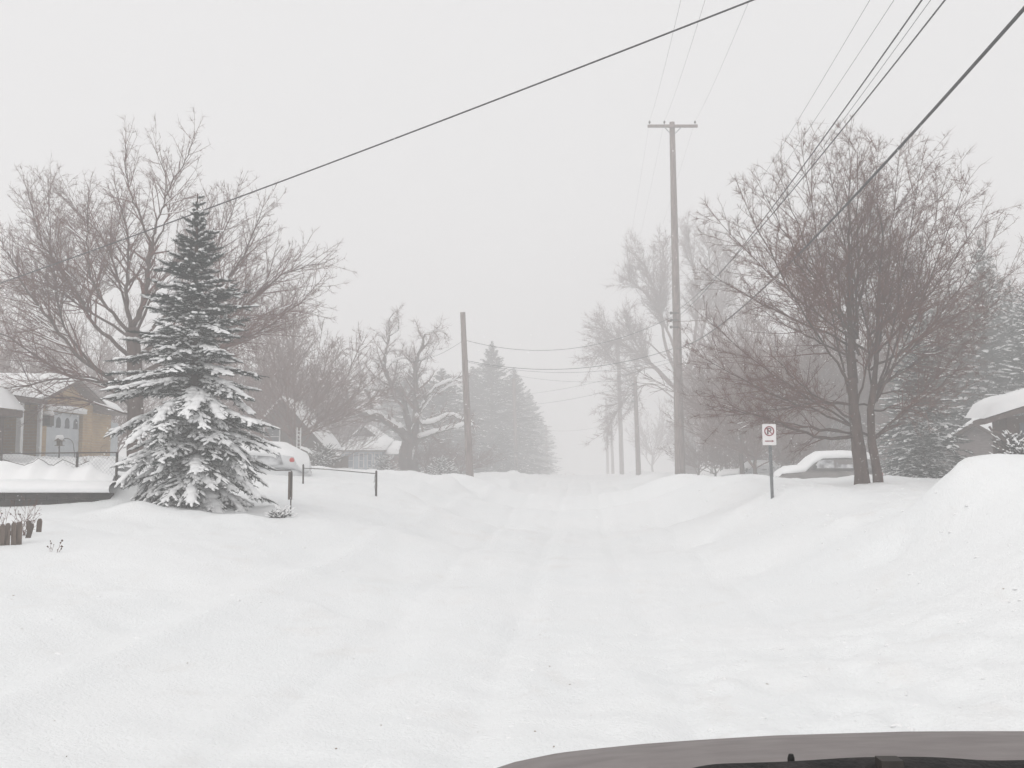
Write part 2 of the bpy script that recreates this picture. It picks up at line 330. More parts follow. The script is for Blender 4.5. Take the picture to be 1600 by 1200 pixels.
# ------------------------------------------------------------------ bare trees
class Tree:
    def __init__(s, seed, **k):
        s.r = random.Random(seed); s.segs = [[], [], [], [], []]; s.tips = []; s.cuts = []; s.main = []
        s.P = dict(wob=(.10, .16, .22, .28, .3), trop=(.02, .05, .06, .05, .03), ang=(38, 42, 45, 48), step=(.45, .32, .22, .15, .12),
                   gap=(.42, .30, .20, .14), frac=(.5, .5, .5, .5), minr=.0045, env=None, maxl=4, lmin=.18); s.P.update(k)
    def grow(s, p, d, L, r, l):
        P = s.P; rr = s.r; st = P['step'][l]; n = max(2, int(L/st)); st = L/n; nxt = 0.12*L+rr.random()*P['gap'][min(l, 3)] if l else 0.1*L
        r_end = max(P['minr'], r*0.22)
        for i in range(n):
            w_ = P['wob'][l]; t = P['trop'][l]
            d = norm((d[0]+rr.uniform(-w_, w_), d[1]+rr.uniform(-w_, w_), d[2]+rr.uniform(-w_, w_)+t))
            q = (p[0]+d[0]*st, p[1]+d[1]*st, p[2]+d[2]*st)
            a, b2 = i/n, (i+1)/n; ra = r+(r_end-r)*a; rb = r+(r_end-r)*b2
            s.segs[l].append((p, q, max(ra, P['minr']), max(rb, P['minr'])))
            if l < P['maxl'] and (i+1)*st > nxt:
                nxt += P['gap'][l]*rr.uniform(.6, 1.4)
                s.spawn(q, d, (L-(i+1)*st*.75)*P['frac'][l]*rr.uniform(.6, 1.2), rb*.62, l+1)
            p = q
            if P['env'] and i > 1 and not P['env'](p): break
        s.tips.append(p)
        if l == 0: pass
        if l < P['maxl']:
            s.spawn(p, d, L*.22*rr.uniform(.6, 1.2), r_end*.8, l+1, .4)
    def spawn(s, p, d, L, r, l, af=1.0):
        P = s.P; rr = s.r
        if L < P['lmin']: return
        a = R(P['ang'][l-1]*rr.uniform(.65, 1.3)*af); th = rr.uniform(0, 2*math.pi)
        ref = (0, 0, 1) if abs(d[2]) < .9 else (1, 0, 0)
        u = norm((d[1]*ref[2]-d[2]*ref[1], d[2]*ref[0]-d[0]*ref[2], d[0]*ref[1]-d[1]*ref[0]))
        v = (d[1]*u[2]-d[2]*u[1], d[2]*u[0]-d[0]*u[2], d[0]*u[1]-d[1]*u[0])
        ca, sa, ct, sn = math.cos(a), math.sin(a), math.cos(th), math.sin(th)
        nd = norm(tuple(d[i]*ca+(u[i]*ct+v[i]*sn)*sa for i in range(3)))
        s.grow(p, nd, L, max(r, P['minr']), l)
    def limb(s, pts, r0, r1, gap=None, frac=.42, start=.2, childL=None):
        """an explicit limb with branches growing from it"""
        P = s.P; rr = s.r; pts = np.array(pts, float)
        # smooth (Catmull-Rom) and jitter
        out = []
        m = len(pts); Q = np.vstack([2*pts[0]-pts[1], pts, 2*pts[-1]-pts[-2]])
        for i in range(1, m):
            for t in np.linspace(0, 1, 6)[:-1]:
                a, b2, c, d = Q[i-1], Q[i], Q[i+1], Q[i+2]
                out.append(.5*((2*b2)+(c-a)*t+(2*a-5*b2+4*c-d)*t*t+(3*b2-a-3*c+d)*t**3))
        out.append(pts[-1]); out = np.array(out)
        out[1:-1] += np.array([[rr.gauss(0, .02) for _ in range(3)] for _ in range(len(out)-2)])
        seg = np.linalg.norm(np.diff(out, axis=0), axis=1); cum = np.concatenate([[0], np.cumsum(seg)]); L = cum[-1]
        rad = r0+(r1-r0)*(cum/L)**.8; nxt = start*L; s.main.append((out, rad))
        for i in range(len(out)-1):
            while cum[i+1] > nxt:
                nxt += (gap or P['gap'][0])*rr.uniform(.6, 1.4)
                d = norm(tuple(out[i+1]-out[i]))
                cl = childL*rr.uniform(.5, 1.1)*(1-.4*cum[i]/L) if childL else max((L-cum[i]*.75)*frac, min(.24*L, .75))*rr.uniform(.55, 1.2)
                s.spawn(tuple(out[i+1]), d, cl, rad[i+1]*.6, 1)
        d = norm(tuple(out[-1]-out[-2])); s.grow(tuple(out[-1]), d, min(L*.14, .5)*s.P.get('tipf', 1), r1, 1)
        return out, rad
    def finish(s, root, twig='twig', bark='bark', snow=.0, snow_lv=(0, 1, 2), seeds=0, fat=1.0, seedr=.028, sep=False, spray=None):
        b = MB(); s.limbs = []
        for out, rad in s.main:
            if sep: b0 = MB(); b0.tube(out, rad, 8); lo = b0.build('limb', M[bark], root, smooth=True); s.limbs.append(lo)
            else: b.tube(out, rad, 5, cap=False)
            s.segs[0] += [(tuple(out[i]), tuple(out[i+1]), rad[i], rad[i+1]) for i in range(len(out)-1)]
        for l, sg in enumerate(s.segs):
            if not sg or l == 0: continue
            a = np.array([x[0] for x in sg]); c = np.array([x[1] for x in sg]); r0 = np.array([x[2] for x in sg]); r1 = np.array([x[3] for x in sg])
            b.prisms(a, c, r0*(fat if l > 2 else 1), r1*(fat if l > 2 else 1), 5 if l == 1 else 3)
        if spray:           # the finest twigs: short shoots off every outer twig
            N, l0, l1, rr_, lv = spray; pool = [x for l in lv for x in s.segs[l]]; g = np.random.default_rng(N)
            A = np.array([x[0] for x in pool]); B_ = np.array([x[1] for x in pool]); k = g.integers(0, len(pool), N); t = g.random((N, 1))
            P = A[k]*(1-t)+B_[k]*t; dd = B_[k]-A[k]; dd /= np.linalg.norm(dd, axis=1, keepdims=True)
            dd = dd*.62+g.normal(0, .52, (N, 3))+np.array([0, 0, .12]); dd /= np.linalg.norm(dd, axis=1, keepdims=True)
            ln = g.uniform(l0, l1, (N, 1)); m_ = P+dd*ln*.5; d2 = dd+g.normal(0, .16, (N, 3))+np.array([0, 0, .08]); e_ = m_+d2*ln*.5
            r1_ = g.uniform(.7, 1.1, N)*rr_; (b.prisms(P, P+dd*ln, r1_, r1_*.5) if N > 30000 else (b.prisms(P, m_, r1_, r1_*.8), b.prisms(m_, e_, r1_*.8, r1_*.4)))
        cr = b.build('crown', M[twig], root, kind='stuff')
        if snow > 0:
            sb = MB(); A = []; B2 = []; ra = []; rb = []
            for l in snow_lv:
                for p, q, r0, r1 in s.segs[l]:
                    d = norm((q[0]-p[0], q[1]-p[1], q[2]-p[2]))
                    if abs(d[2]) < .75 and (vnoise(np.array([p[0]*1.3+p[2]]), np.array([p[1]*1.3]))[0]+.5) < snow*(1.15-abs(d[2])):
                        up = r0*.75+.004; A.append((p[0], p[1], p[2]+up)); B2.append((q[0], q[1], q[2]+up)); ra.append(r0*.8+.007); rb.append(r1*.8+.007)
            if A: sb.prisms(A, B2, ra, rb, 6); sb.build('branch_snow', M['snow'], root, smooth=True, kind='stuff')
        if seeds:
            sd_ = MB(); tp = s.r.sample(s.tips, min(seeds, len(s.tips))); tp = np.array(tp)
            V, T = octa(); sc = np.array([[s.r.uniform(.6, 1.3)*seedr]*3 for _ in tp]); mats = np.zeros((len(tp), 3, 3))
            for k in range(3): mats[:, k, k] = sc[:, k]
            sd_.stamp(V, T, mats, tp-np.array([0, 0, seedr])); sd_.build('seed_clusters', M['seed'], root, kind='stuff')
        return cr
def octa():
    return np.array([(1, 0, 0), (-1, 0, 0), (0, 1, 0), (0, -1, 0), (0, 0, 1), (0, 0, -1)], float), np.array([(0, 2, 4), (2, 1, 4), (1, 3, 4), (3, 0, 4), (2, 0, 5), (1, 2, 5), (3, 1, 5), (0, 3, 5)])
def trunk(root, pts, rad, bark='bark', name='trunk', sides=14):
    b = MB(); P = np.array(pts, float); out = []; rr = []
    for i in range(len(P)-1):
        for t in np.linspace(0, 1, 5)[:-1]: out.append(P[i]*(1-t)+P[i+1]*t); rr.append((rad[i]*(1-t)+rad[i+1]*t)*random.uniform(.95, 1.06))
    out.append(P[-1]); rr.append(rad[-1]); b.tube(out, rr, sides)
    return b.build(name, M[bark], root, smooth=True)

# ------------------------------------------------------------------ conifers
def brush(nn=16, seed=1):
    r = random.Random(seed); V = []; T = []
    for i in range(nn):
        t = (i+.5)/nn; th = r.uniform(0, 2*math.pi) if i % 3 else r.uniform(-.5, .5)
        base = np.array([t*.86, 0, 0]); rad = (1-.55*t)*r.uniform(.75, 1.25)
        tip = np.array([t*.86+.17*r.uniform(.7, 1.3), math.cos(th)*rad, math.sin(th)*rad*.8])
        w_ = np.array([.045, 0, 0]); k = len(V); V += [base-w_, base+w_, tip]; T.append((k, k+1, k+2))
    k = len(V)
    for x, rr in ((0, .16), (1, .05)):
        for j in range(3): V.append(np.array([x, rr*math.cos(2.1*j), rr*math.sin(2.1*j)]))
    for j in range(3): m = (j+1) % 3; T += [(k+j, k+m, k+3+m), (k+j, k+3+m, k+3+j)]
    return np.array(V), np.array(T)
def blob(seed=1, n=7, rings=4):
    """half-flat snow pillow, x along the twig"""
    r = random.Random(seed); V = []; T = []
    for i in range(rings+1):
        ph = -math.pi/2+math.pi*i/rings
        for j in range(n):
            th = 2*math.pi*j/n; f = r.uniform(.82, 1.16)
            x = math.sin(ph)*(1 if i in (0, rings) else f); c = math.cos(ph)
            z = math.sin(th)*c*f; z = z if z > 0 else z*.35
            V.append((x, math.cos(th)*c*f, z))
    for i in range(rings):
        for j in range(n):
            a, b2 = i*n+j, i*n+(j+1) % n; T += [(a, b2, b2+n), (a, b2+n, a+n)]
    return np.array(V), np.array(T)
BR = [brush(11, k) for k in range(4)]; BL = [blob(k, 6, 3) for k in range(6)]
BR_F = [brush(8, k) for k in range(3)]; BL_F = [blob(k, 5, 3) for k in range(4)]
def conifer(root, loc, Ht, prof, nb=260, seed=3, snow=.6, tw=.11, nr=.05, needles='needles', lowsnow=1.0, far=False, droop=.25, z0=.04, taper_snow=True, lean=(0, 0), subs=True, snow_size=1.0, ragged=False):
    """prof(t)->bough length at t (0 base..1 top)"""
    r = random.Random(seed); X, Y, Zb = loc
    tb = MB(); pts = [(X+lean[0]*t*Ht, Y+lean[1]*t*Ht, Zb+Ht*t-.1) for t in np.linspace(0, 1, 9)]
    tb.tube(pts, [Ht*.017*(1-.93*t)+.006 for t in np.linspace(0, 1, 9)], 8); tb.build('trunk', M['bark'], root, smooth=True)
    br = [([], []) for _ in range(4)]; bl = [([], []) for _ in range(6)]; wood = ([], [], [], [])
    def put_brush(p, d, l, rad):
        k = r.randrange(len(BR_F) if far else 4); u = norm((-d[1], d[0], 0.001)); v = (u[1]*d[2]-u[2]*d[1], u[2]*d[0]-u[0]*d[2], u[0]*d[1]-u[1]*d[0])
        if v[2] < 0: v = (-v[0], -v[1], -v[2])
        br[k][0].append([[d[i]*l, u[i]*rad, v[i]*rad] for i in range(3)]); br[k][1].append(p)
    def put_snow(p, d, l, wid, th):
        k = r.randrange(len(BL_F) if far else 6); u = norm((-d[1], d[0], 0.001)); v = (u[1]*d[2]-u[2]*d[1], u[2]*d[0]-u[0]*d[2], u[0]*d[1]-u[1]*d[0])
        if v[2] < 0: v = (-v[0], -v[1], -v[2])
        bl[k][0].append([[d[i]*l*.54, u[i]*wid, v[i]*th] for i in range(3)])
        bl[k][1].append((p[0]+d[0]*l*.5+v[0]*th*.35, p[1]+d[1]*l*.5+v[1]*th*.35, p[2]+d[2]*l*.5+v[2]*th*.35+.008))
    ga = 2.39996
    for i in range(nb):
        t = z0+(1-z0)*((i+.5)/nb)**1.25 if not far else z0+(1-z0)*((i+.5)/nb)**1.15
        az = i*ga+r.uniform(-.4, .4); L = prof(t)*(r.uniform(.5, 1.12) if ragged else r.uniform(.72, 1.12))*(1+(.75 if ragged else .22)*float(vnoise(np.array([(az % 6.2832)*1.5]), np.array([t*8.+seed*3]))[0]))
        if L < .1: continue
        if ragged: L = min(L, 1.62 if t > .1 else 1.4)
        p = (X+lean[0]*t*Ht, Y+lean[1]*t*Ht, Zb+t*Ht*r.uniform(.985, 1.015)); up0 = (-.02+.85*t*t) if ragged else .15+.9*t*t-droop*(1-t)
        d = norm((math.cos(az), math.sin(az), up0+(r.uniform(-.32, .26) if ragged else r.uniform(-.15, .15)))); n_ = (7 if ragged else 6) if not far else 4; st = L/n_
        ts = min(1, L/.55) if not far else min(1, L/1.6)
        heavy = (vnoise(np.array([(az % 6.2832)*1.3]), np.array([t*9.0+seed]))[0]+.5)      # clumps of loaded boughs
        sload = snow*(float(np.interp(t, [0, .3, .5, .62, .8, 1], [1.25, 1.15, .8, .42, .18, .12])) if ragged else (1.25-t*.75))*(.35+1.1*heavy)
        big = ragged and .09 < t < .5 and heavy > .42 and r.random() < .85
        for k in range(n_):
            q = (p[0]+d[0]*st, p[1]+d[1]*st, p[2]+d[2]*st)
            wood[0].append(p); wood[1].append(q); rr = .012*(1-k/n_)*(L/1.5+.3)+.004; wood[2].append(rr); wood[3].append(rr*.8)
            f = (k+1)/n_
            if f > .18:
                put_brush(p, d, st*1.15, nr*1.1*(.6+.4*ts))
                if r.random() < sload*1.1: put_snow(p, d, st*1.1, (.075-.03*f)*snow_size*(lowsnow if t < .4 else 1), (.055-.02*f)*snow_size*(.7+lowsnow*.3))
                if big and f > .38:
                    put_snow(p, d, st*1.5, r.uniform(.12, .22)*(1.25-.5*f)*(1 if abs(math.sin(az)) < .8 else .75), r.uniform(.045, .08)*(1.3-.6*f))
                for sd_ in (-1, 1):
                    for m in range((3 if ragged else 2) if not far else 1):
                        a = R(r.uniform(38, 66))*sd_; ca, sa = math.cos(a), math.sin(a)
                        e = norm((d[0]*ca-d[1]*sa, d[1]*ca+d[0]*sa, d[2]*.7-r.uniform(.0, .4 if ragged else .5)*(1-t)+r.uniform(-.2, .2)))
                        l = (tw*ts+.34*L*(1-f)*.55+.05*L)*r.uniform(.6, 1.2)
                        o = r.random(); b0 = (p[0]+(q[0]-p[0])*o, p[1]+(q[1]-p[1])*o, p[2]+(q[2]-p[2])*o)
                        l1 = min(l, (.21 if ragged else .30) if not far else .8); put_brush(b0, e, l1, nr*r.uniform(.8, 1.2))
                        if r.random() < sload*(.95 if ragged else 1): put_snow(b0, e, l1*.95, r.uniform(.028, .05)*snow_size*(1 if not far else 1.6), r.uniform(.022, .042)*snow_size*(1 if not far else 1.4))
                        if l > (.21 if ragged else .30) and subs:
                            b1 = (b0[0]+e[0]*l1*.9, b0[1]+e[1]*l1*.9, b0[2]+e[2]*l1*.9); e2 = norm((e[0]+d[0]*.5, e[1]+d[1]*.5, e[2]-.1+r.uniform(-.2, .1)))
                            put_brush(b1, e2, l-l1+.08, nr)
                            if r.random() < sload: put_snow(b1, e2, l-l1+.05, r.uniform(.026, .045)*snow_size, r.uniform(.02, .036)*snow_size)
                            for s2 in (-1, 1):
                                a = R(r.uniform(35, 60))*s2; ca, sa = math.cos(a), math.sin(a)
                                e3 = norm((e[0]*ca-e[1]*sa, e[1]*ca+e[0]*sa, e[2]-r.uniform(0, .3)))
                                b2 = (b0[0]+e[0]*l1*.6, b0[1]+e[1]*l1*.6, b0[2]+e[2]*l1*.6); l3 = l*.45
                                put_brush(b2, e3, l3, nr*.9)
                                if r.random() < sload*.5: put_snow(b2, e3, l3, r.uniform(.024, .04)*snow_size, r.uniform(.018, .032)*snow_size)
            dz_ = -.10*(1-t)-.02+((.10 if ragged else .16) if f > .6 else 0)-(sload*.05 if f < .8 else 0)
            p = q; d = norm((d[0]+r.uniform(-.17, .17), d[1]+r.uniform(-.17, .17), d[2]+dz_))
        put_brush(p, d, .14*ts+.05*L, nr*(.6+.4*ts))
        if r.random() < sload: put_snow(p, d, .13+.05*L, .03*snow_size, .025*snow_size)
    b = MB(); b.prisms(*wood, sides=3); b.build('boughs', M['bark'], root)
    b = MB()
    for k, (m_, ps) in enumerate(br):
        if ps: b.stamp(*(BR_F[k] if far else BR[k]), m_, ps)
    b.build('crown', M[needles], root, kind='stuff')
    b = MB()
    for k, (m_, ps) in enumerate(bl):
        if ps: b.stamp(*(BL_F[k] if far else BL[k]), m_, ps)
    if b.n: b.build('snow_load', M['snow'], root, smooth=True, kind='stuff')

def base(loc, dz=0): return (loc[0], loc[1], loc[2]+dz)
def onX(px, Xw):                     # depth at which the column px meets the vertical plane X = Xw
    a = at(px, 738, 1.0)[0]-at(px, 738, 0.0)[0]; return Xw/a
def Yof(px, Xw): return float(at(px, 738, onX(px, Xw))[1])

# ------------------------------------------------------------------ houses
def gable(root, loc, rot, L, Wd, h, ridge, wall, over=.4, th=.12, snow=.28, roofm='fascia', names=('wall', 'roof')):
    """box L (x) by Wd (y), ridge along y; gable ends face +-y"""
    b = MB(); P = [(-L/2, -Wd/2, -1.0), (L/2, -Wd/2, -1.0), (L/2, -Wd/2, h), (0, -Wd/2, ridge), (-L/2, -Wd/2, h)]
    b.prism(P, (0, Wd, 0)); wl = b.xf(loc, rot).build(names[0], M[wall], root)
    s_ = (ridge-h)/(L/2); e = L/2+over; ze = h-over*s_
    b = MB()
    for sg in (-1, 1):
        b.prism([(0, -Wd/2-over, ridge+.02), (sg*e, -Wd/2-over, ze+.02), (sg*e, -Wd/2-over, ze-th), (0, -Wd/2-over, ridge-th)], (0, Wd+2*over, 0))
    rf = b.xf(loc, rot).build(names[1], M[roofm], root)
    # snow blanket: a soft grid over both slopes
    nx_, ny_ = 18, 16; us = np.linspace(-1, 1, nx_); vs = np.linspace(-1, 1, ny_); V = []
    for v in vs:
        for u in us:
            x = u*(e+.03); y = v*(Wd/2+over+.03); edge = max(0, 1-max(abs(u), abs(v))**10*1.0)**.5
            z = ridge-abs(x)*s_+.024+snow*edge*(1+.45*float(fbm(np.array([x*1.2+loc[0]]), np.array([y*1.2]))[0]))
            V.append((x, y, z - (0 if edge > .01 else .0)))
    idx = np.arange(nx_*ny_).reshape(ny_, nx_); b = MB()
    b.add(V, Q=np.stack([idx[:-1, :-1], idx[:-1, 1:], idx[1:, 1:], idx[1:, :-1]], -1).reshape(-1, 4))
    b.xf(loc, rot).build('snow', M['snow'], rf, smooth=True)
    return wl, rf
def window(wall, loc, rot, x, y, z, w_, h_, frame='white', pane='glass', bars=1):
    """on the face looking along local -y"""
    b = MB(); f = .07
    b.box((x-w_/2-f, y-.05, z), (x-w_/2, y, z+h_)); b.box((x+w_/2, y-.05, z), (x+w_/2+f, y, z+h_))
    b.box((x-w_/2-f, y-.06, z+h_), (x+w_/2+f, y, z+h_+f)); b.box((x-w_/2-f, y-.09, z-f), (x+w_/2+f, y, z))
    for k in range(bars): b.box((x-w_/2, y-.035, z+h_*(k+1)/(bars+1)-.02), (x+w_/2, y-.012, z+h_*(k+1)/(bars+1)+.02))
    b.xf(loc, rot).build('window', M[frame], wall)
    b = MB(); b.box((x-w_/2, y-.01, z), (x+w_/2, y+.02, z+h_)); b.xf(loc, rot).build('pane', M[pane], wall)

# tan brick house with the garage, facing the road
XW = -18.2
y0, yD0, yD1, y1, y2 = Yof(57, XW), Yof(70, XW), Yof(127, XW), Yof(142, XW), Yof(171, XW-.5)
gz = 1.9
hA = thing('brick_house', 'tan brick house with a snow-framed garage door behind the chain link fence', 'house', (XW, (y0+y1)/2, gz))
Wg = y1-y0
b = MB(); ym = (y0+y1)/2
# gable front with a door opening: two jambs and the piece above, butted
zt, ze, zp = 3.83, 4.2, 4.92
b.prism([(XW, y0, gz-1), (XW, yD0, gz-1), (XW, yD0, zt), (XW, y0, zt)], (-.25, 0, 0))
b.prism([(XW, yD1, gz-1), (XW, y1, gz-1), (XW, y1, zt), (XW, yD1, zt)], (-.25, 0, 0))
b.prism([(XW, y0, zt), (XW, y1, zt), (XW, y1, ze), (XW, ym, zp), (XW, y0, ze)], (-.25, 0, 0))
b.box((XW-6, y0+.01, gz-1), (XW-.25, y0+.25, ze)); b.box((XW-6, y1-.25, gz-1), (XW-.25, y1-.01, ze))
wl = b.build('wall', M['brick'], hA)
b = MB(); b.box((XW-6, y1+.002, gz-1), (XW-.5, y2, 4.05)); b.build('side_wing', M['brick'], hA)
b = MB(); b.box((XW-7, y0-9, gz-1), (XW-1.3, y0-.003, 4.0)); b.build('porch_wall', M['brick_brown'], hA)
gd = MB(); gd.box((XW-.19, yD0+.02, gz-1), (XW-.16, yD1-.02, zt-.02)); gdo = gd.build('garage_door', M['door'], hA)
ph = (zt-.04-gz+.15)/4
for k in range(4):
    q = MB(); z_ = gz-.15+k*ph; q.box((XW-.16, yD0+.05, z_+.012), (XW-.125, yD1-.05, z_+ph-.012)); q.build('panel', M['door'], gdo)
for k in range(4):
    yc = yD0+(yD1-yD0)*(.14+.24*k)+.05; q = MB(); zz = gz-.15+2.93*ph
    P = [(XW-.118, yc-.16, zz+.02), (XW-.118, yc+.16, zz+.02)]+[(XW-.118, yc+.16*math.cos(a), zz+.24+.16*math.sin(a)) for a in np.linspace(0, math.pi, 8)]
    q.prism(P, (-.03, 0, 0)); q.build('window_light', M['glass'], gdo)
q = MB(); q.box((XW+.002, yD0-.1, zt), (XW+.08, yD1+.12, zt+.14)); dt = q.build('door_trim', M['white'], hA)
q = MB(); q.tube([(XW+.06, y_, zt+.155) for y_ in np.linspace(yD0-.12, yD1+.14, 9)], [.03]+[.075]*7+[.03], 8); q.build('snow', M['snow'], dt, smooth=True)
for yy in (yD0-.22,):
    q = MB(); q.box((XW+.02, yy-.14, 3.28), (XW+.3, yy+.14, 3.62)); q.tube([(XW+.02, yy, 3.78), (XW+.16, yy, 3.66)], .03, 6); lp = q.build('wall_lamp', M['dark_metal'], hA)
    q = MB(); q.tube([(XW+.0, yy, 3.66), (XW+.05, yy, 3.7), (XW+.28, yy, 3.7), (XW+.34, yy, 3.65)], [.05, .15, .15, .05], 8, squash=.6); q.build('snow', M['snow'], lp, smooth=True)
for px_, w_ in ((28, .16), (60, .12)):
    yy = Yof(px_, XW+.1); q = MB(); q.box((XW+.02, yy-w_/2, gz-.6), (XW+.02+w_, yy+w_/2, 4.0)); q.build('porch_post', M['white'], hA)
# roofs
q = MB()
for sg in (-1, 1):
    ye = y0-.35 if sg < 0 else y1+.35; zz = ze-.35*(zp-ze)/(Wg/2)
    q.prism([(XW+.4, ym, zp+.12), (XW+.4, ye, zz+.12), (XW+.4, ye, zz-.02), (XW+.4, ym, zp-.02)], (-7, 0, 0))
q.prism([(XW+.5, y0-9.5, 3.95), (XW+.5, y0-9.5, 4.1), (XW-4, y0-9.5, 4.9), (XW-8, y0-9.5, 4.1), (XW-8, y0-9.5, 3.95)], (0, 9.1, 0))
q.prism([(XW-.1, y1+.37, 3.98), (XW-.1, y1+.37, 4.1), (XW-3.4, y1+.37, 5.0), (XW-7, y1+.37, 4.1), (XW-7, y1+.37, 3.98)], (0, y2-y1, 0))
rfA = q.build('roof', M['fascia'], hA)
q = MB()
def snow_sheet(q, p00, p10, p11, p01, th, n1=16, n2=12, seed=0.0):
    p00, p10, p11, p01 = [np.array(p, float) for p in (p00, p10, p11, p01)]; V = []
    for i in range(n2):
        v = i/(n2-1)
        for j in range(n1):
            u = j/(n1-1); p = (p00*(1-u)+p10*u)*(1-v)+(p01*(1-u)+p11*u)*v
            e = max(0, 1-max(abs(2*u-1), abs(2*v-1))**9)**.5
            V.append(p+np.array([0, 0, .006+th*e*(1+.4*float(fbm(np.array([p[0]*1.1+seed]), np.array([p[1]*1.1]))[0]))]))
    idx = np.arange(n1*n2).reshape(n2, n1); q.add(V, Q=np.stack([idx[:-1, :-1], idx[:-1, 1:], idx[1:, 1:], idx[1:, :-1]], -1).reshape(-1, 4))
zz = ze-.35*(zp-ze)/(Wg/2)+.12
snow_sheet(q, (XW-6.6, y0-.37, zz), (XW+.43, y0-.37, zz), (XW+.43, ym+.1, zp+.13), (XW-6.6, ym+.1, zp+.13), .3)
snow_sheet(q, (XW-6.6, y1+.37, zz), (XW+.43, y1+.37, zz), (XW+.43, ym-.1, zp+.13), (XW-6.6, ym-.1, zp+.13), .3)
snow_sheet(q, (XW+.55, y0-9.5, 4.11), (XW+.55, y0-.4, 4.11), (XW-4, y0-.4, 4.91), (XW-4, y0-9.5, 4.91), .32)
snow_sheet(q, (XW-.05, y1+.38, 4.11), (XW-.05, y2+.35, 4.11), (XW-3.4, y2+.35, 5.01), (XW-3.4, y1+.38, 5.01), .3)
q.build('snow', M['snow'], rfA, smooth=True)
# projecting entry bay of the house at the frame edge
yb = Yof(3, XW+2.6)
q = MB(); q.box((XW-.2, yb-4, gz-1), (XW+2.6, yb, 3.2)); q.build('entry_bay', M['brown_siding'], hA)
q = MB(); q.box((XW-.2, yb-4.3, 3.2), (XW+2.95, yb+.3, 3.38)); er = q.build('entry_roof', M['fascia'], hA)
q = MB(); snow_sheet(q, (XW-.2, yb-4.3, 3.39), (XW+3.0, yb-4.3, 3.39), (XW+3.0, yb+.34, 3.39), (XW-.2, yb+.34, 3.8), .5); q.build('snow', M['snow'], er, smooth=True)
q = MB(); yy = Yof(180, XW-.5); q.box((XW-1.4, yy-.3, gz-1), (XW-.6, yy+.35, 3.7)); q.build('side_door', M['door'], hA)

# brown gabled house
D = 56; c = gxy(455, D+2.2); gB = 1.7
hB = thing('brown_house', 'dark brown house with a steep snowy gable behind the snowed-in wagon', 'house', (c[0], c[1], gB))
wl, rf = gable(hB, (c[0], c[1], gB), R(3), 4.2, 4.4, 1.7, 4.0, 'brown_siding', over=.35, snow=.3)
window(wl, (c[0], c[1], gB), R(3), -.6, -2.2, 1.5, .8, .9, 'white', 'glass')
window(wl, (c[0], c[1], gB), R(3), .9, -2.2, .4, .8, .9, 'white', 'glass')
rr_ = []
p0 = at(470, 702, 50); p1 = at(517, 722, 50)
q = MB(); q.tube([p0, p1], .045, 6)
for t in np.linspace(0, 1, 12): p = p0*(1-t)+p1*t; q.tube([p, p-np.array([0, 0, .75])], .025, 5)
sr = q.build('stair_railing', M['brown_siding'], hB)
q = MB(); q.tube([p0+[0, 0, .1], (p0+p1)/2+[0, 0, .11], p1+[0, 0, .09]], [.07, .1, .07], 7); q.build('snow', M['snow'], sr, smooth=True)
q = MB()
for px_ in (464.5, 470): a = at(px_, 668, 51); q.tube([a, (a[0], a[1], 1.9)], .035, 5)
for k in range(7): a = at(464.5, 674+k*6, 51); b2 = at(470, 674+k*6, 51); q.tube([a, b2], .02, 4)
q.build('ladder', M['white'], hB)
q = MB(); a = at(440, 712, 52); q.box((a[0]-1.6, a[1], 1.2), (a[0]+3.1, a[1]+1.5, a[2])); q.build('deck', M['brown_siding'], hB)

# small pale house with a window porch
D = 78; c = gxy(575, D+3.2); gC = 1.72
hC = thing('pale_blue_house', 'small pale blue house with a row of porch windows under a snow-covered roof', 'house', (c[0], c[1], gC))
b = MB(); b.box((-1.45, -3, -1), (1.7, 3, 1.55)); wl = b.xf((c[0], c[1], gC), 0).build('wall', M['blue_siding'], hC)
b = MB(); b.box((1.702, -2.6, -1), (3.3, 3, 1.25)); b.xf((c[0], c[1], gC), 0).build('brick_bay', M['brick_red'], hC)
for i, x in enumerate((-.85, .1, .75, 1.3)): window(wl, (c[0], c[1], gC), 0, x, -3.0, .35, (.62, .3, .3, .3)[i], 1.05, 'white', 'glass_blue')
b = MB(); b.box((-1.75, -3.4, 1.55), (2.0, 3, 1.65)); b.box((2.0, -3.0, 1.25), (3.6, 3, 1.35)); rf = b.xf((c[0], c[1], gC), 0).build('roof', M['fascia'], hC)
b = MB(); snow_sheet(b, (-1.8, -3.45, 1.66), (2.05, -3.45, 1.66), (2.05, 0, 2.6), (-1.8, 0, 2.6), .35); snow_sheet(b, (1.9, -3.05, 1.36), (3.7, -3.05, 1.36), (3.7, 0, 2.0), (1.9, 0, 2.3), .35)
b.xf((c[0], c[1], gC), 0).build('snow', M['snow'], rf, smooth=True)
b = MB(); b.prism([(-1.9, -.5, 1.6), (1.6, -.5, 1.6), (-.2, -.5, 3.5)], (0, 4, 0)); ug = b.xf((c[0], c[1], gC), 0).build('upper_gable', M['brown_siding'], hC)
b = MB(); snow_sheet(b, (-.25, -.9, 3.62), (-.25, 3.6, 3.62), (2.1, 3.6, 1.9), (2.1, -.9, 1.9), .3); snow_sheet(b, (-.25, -.9, 3.62), (-.25, 3.6, 3.62), (-2.3, 3.6, 1.7), (-2.3, -.9, 1.7), .3)
b.xf((c[0], c[1], gC), 0).build('snow', M['snow'], ug, smooth=True)

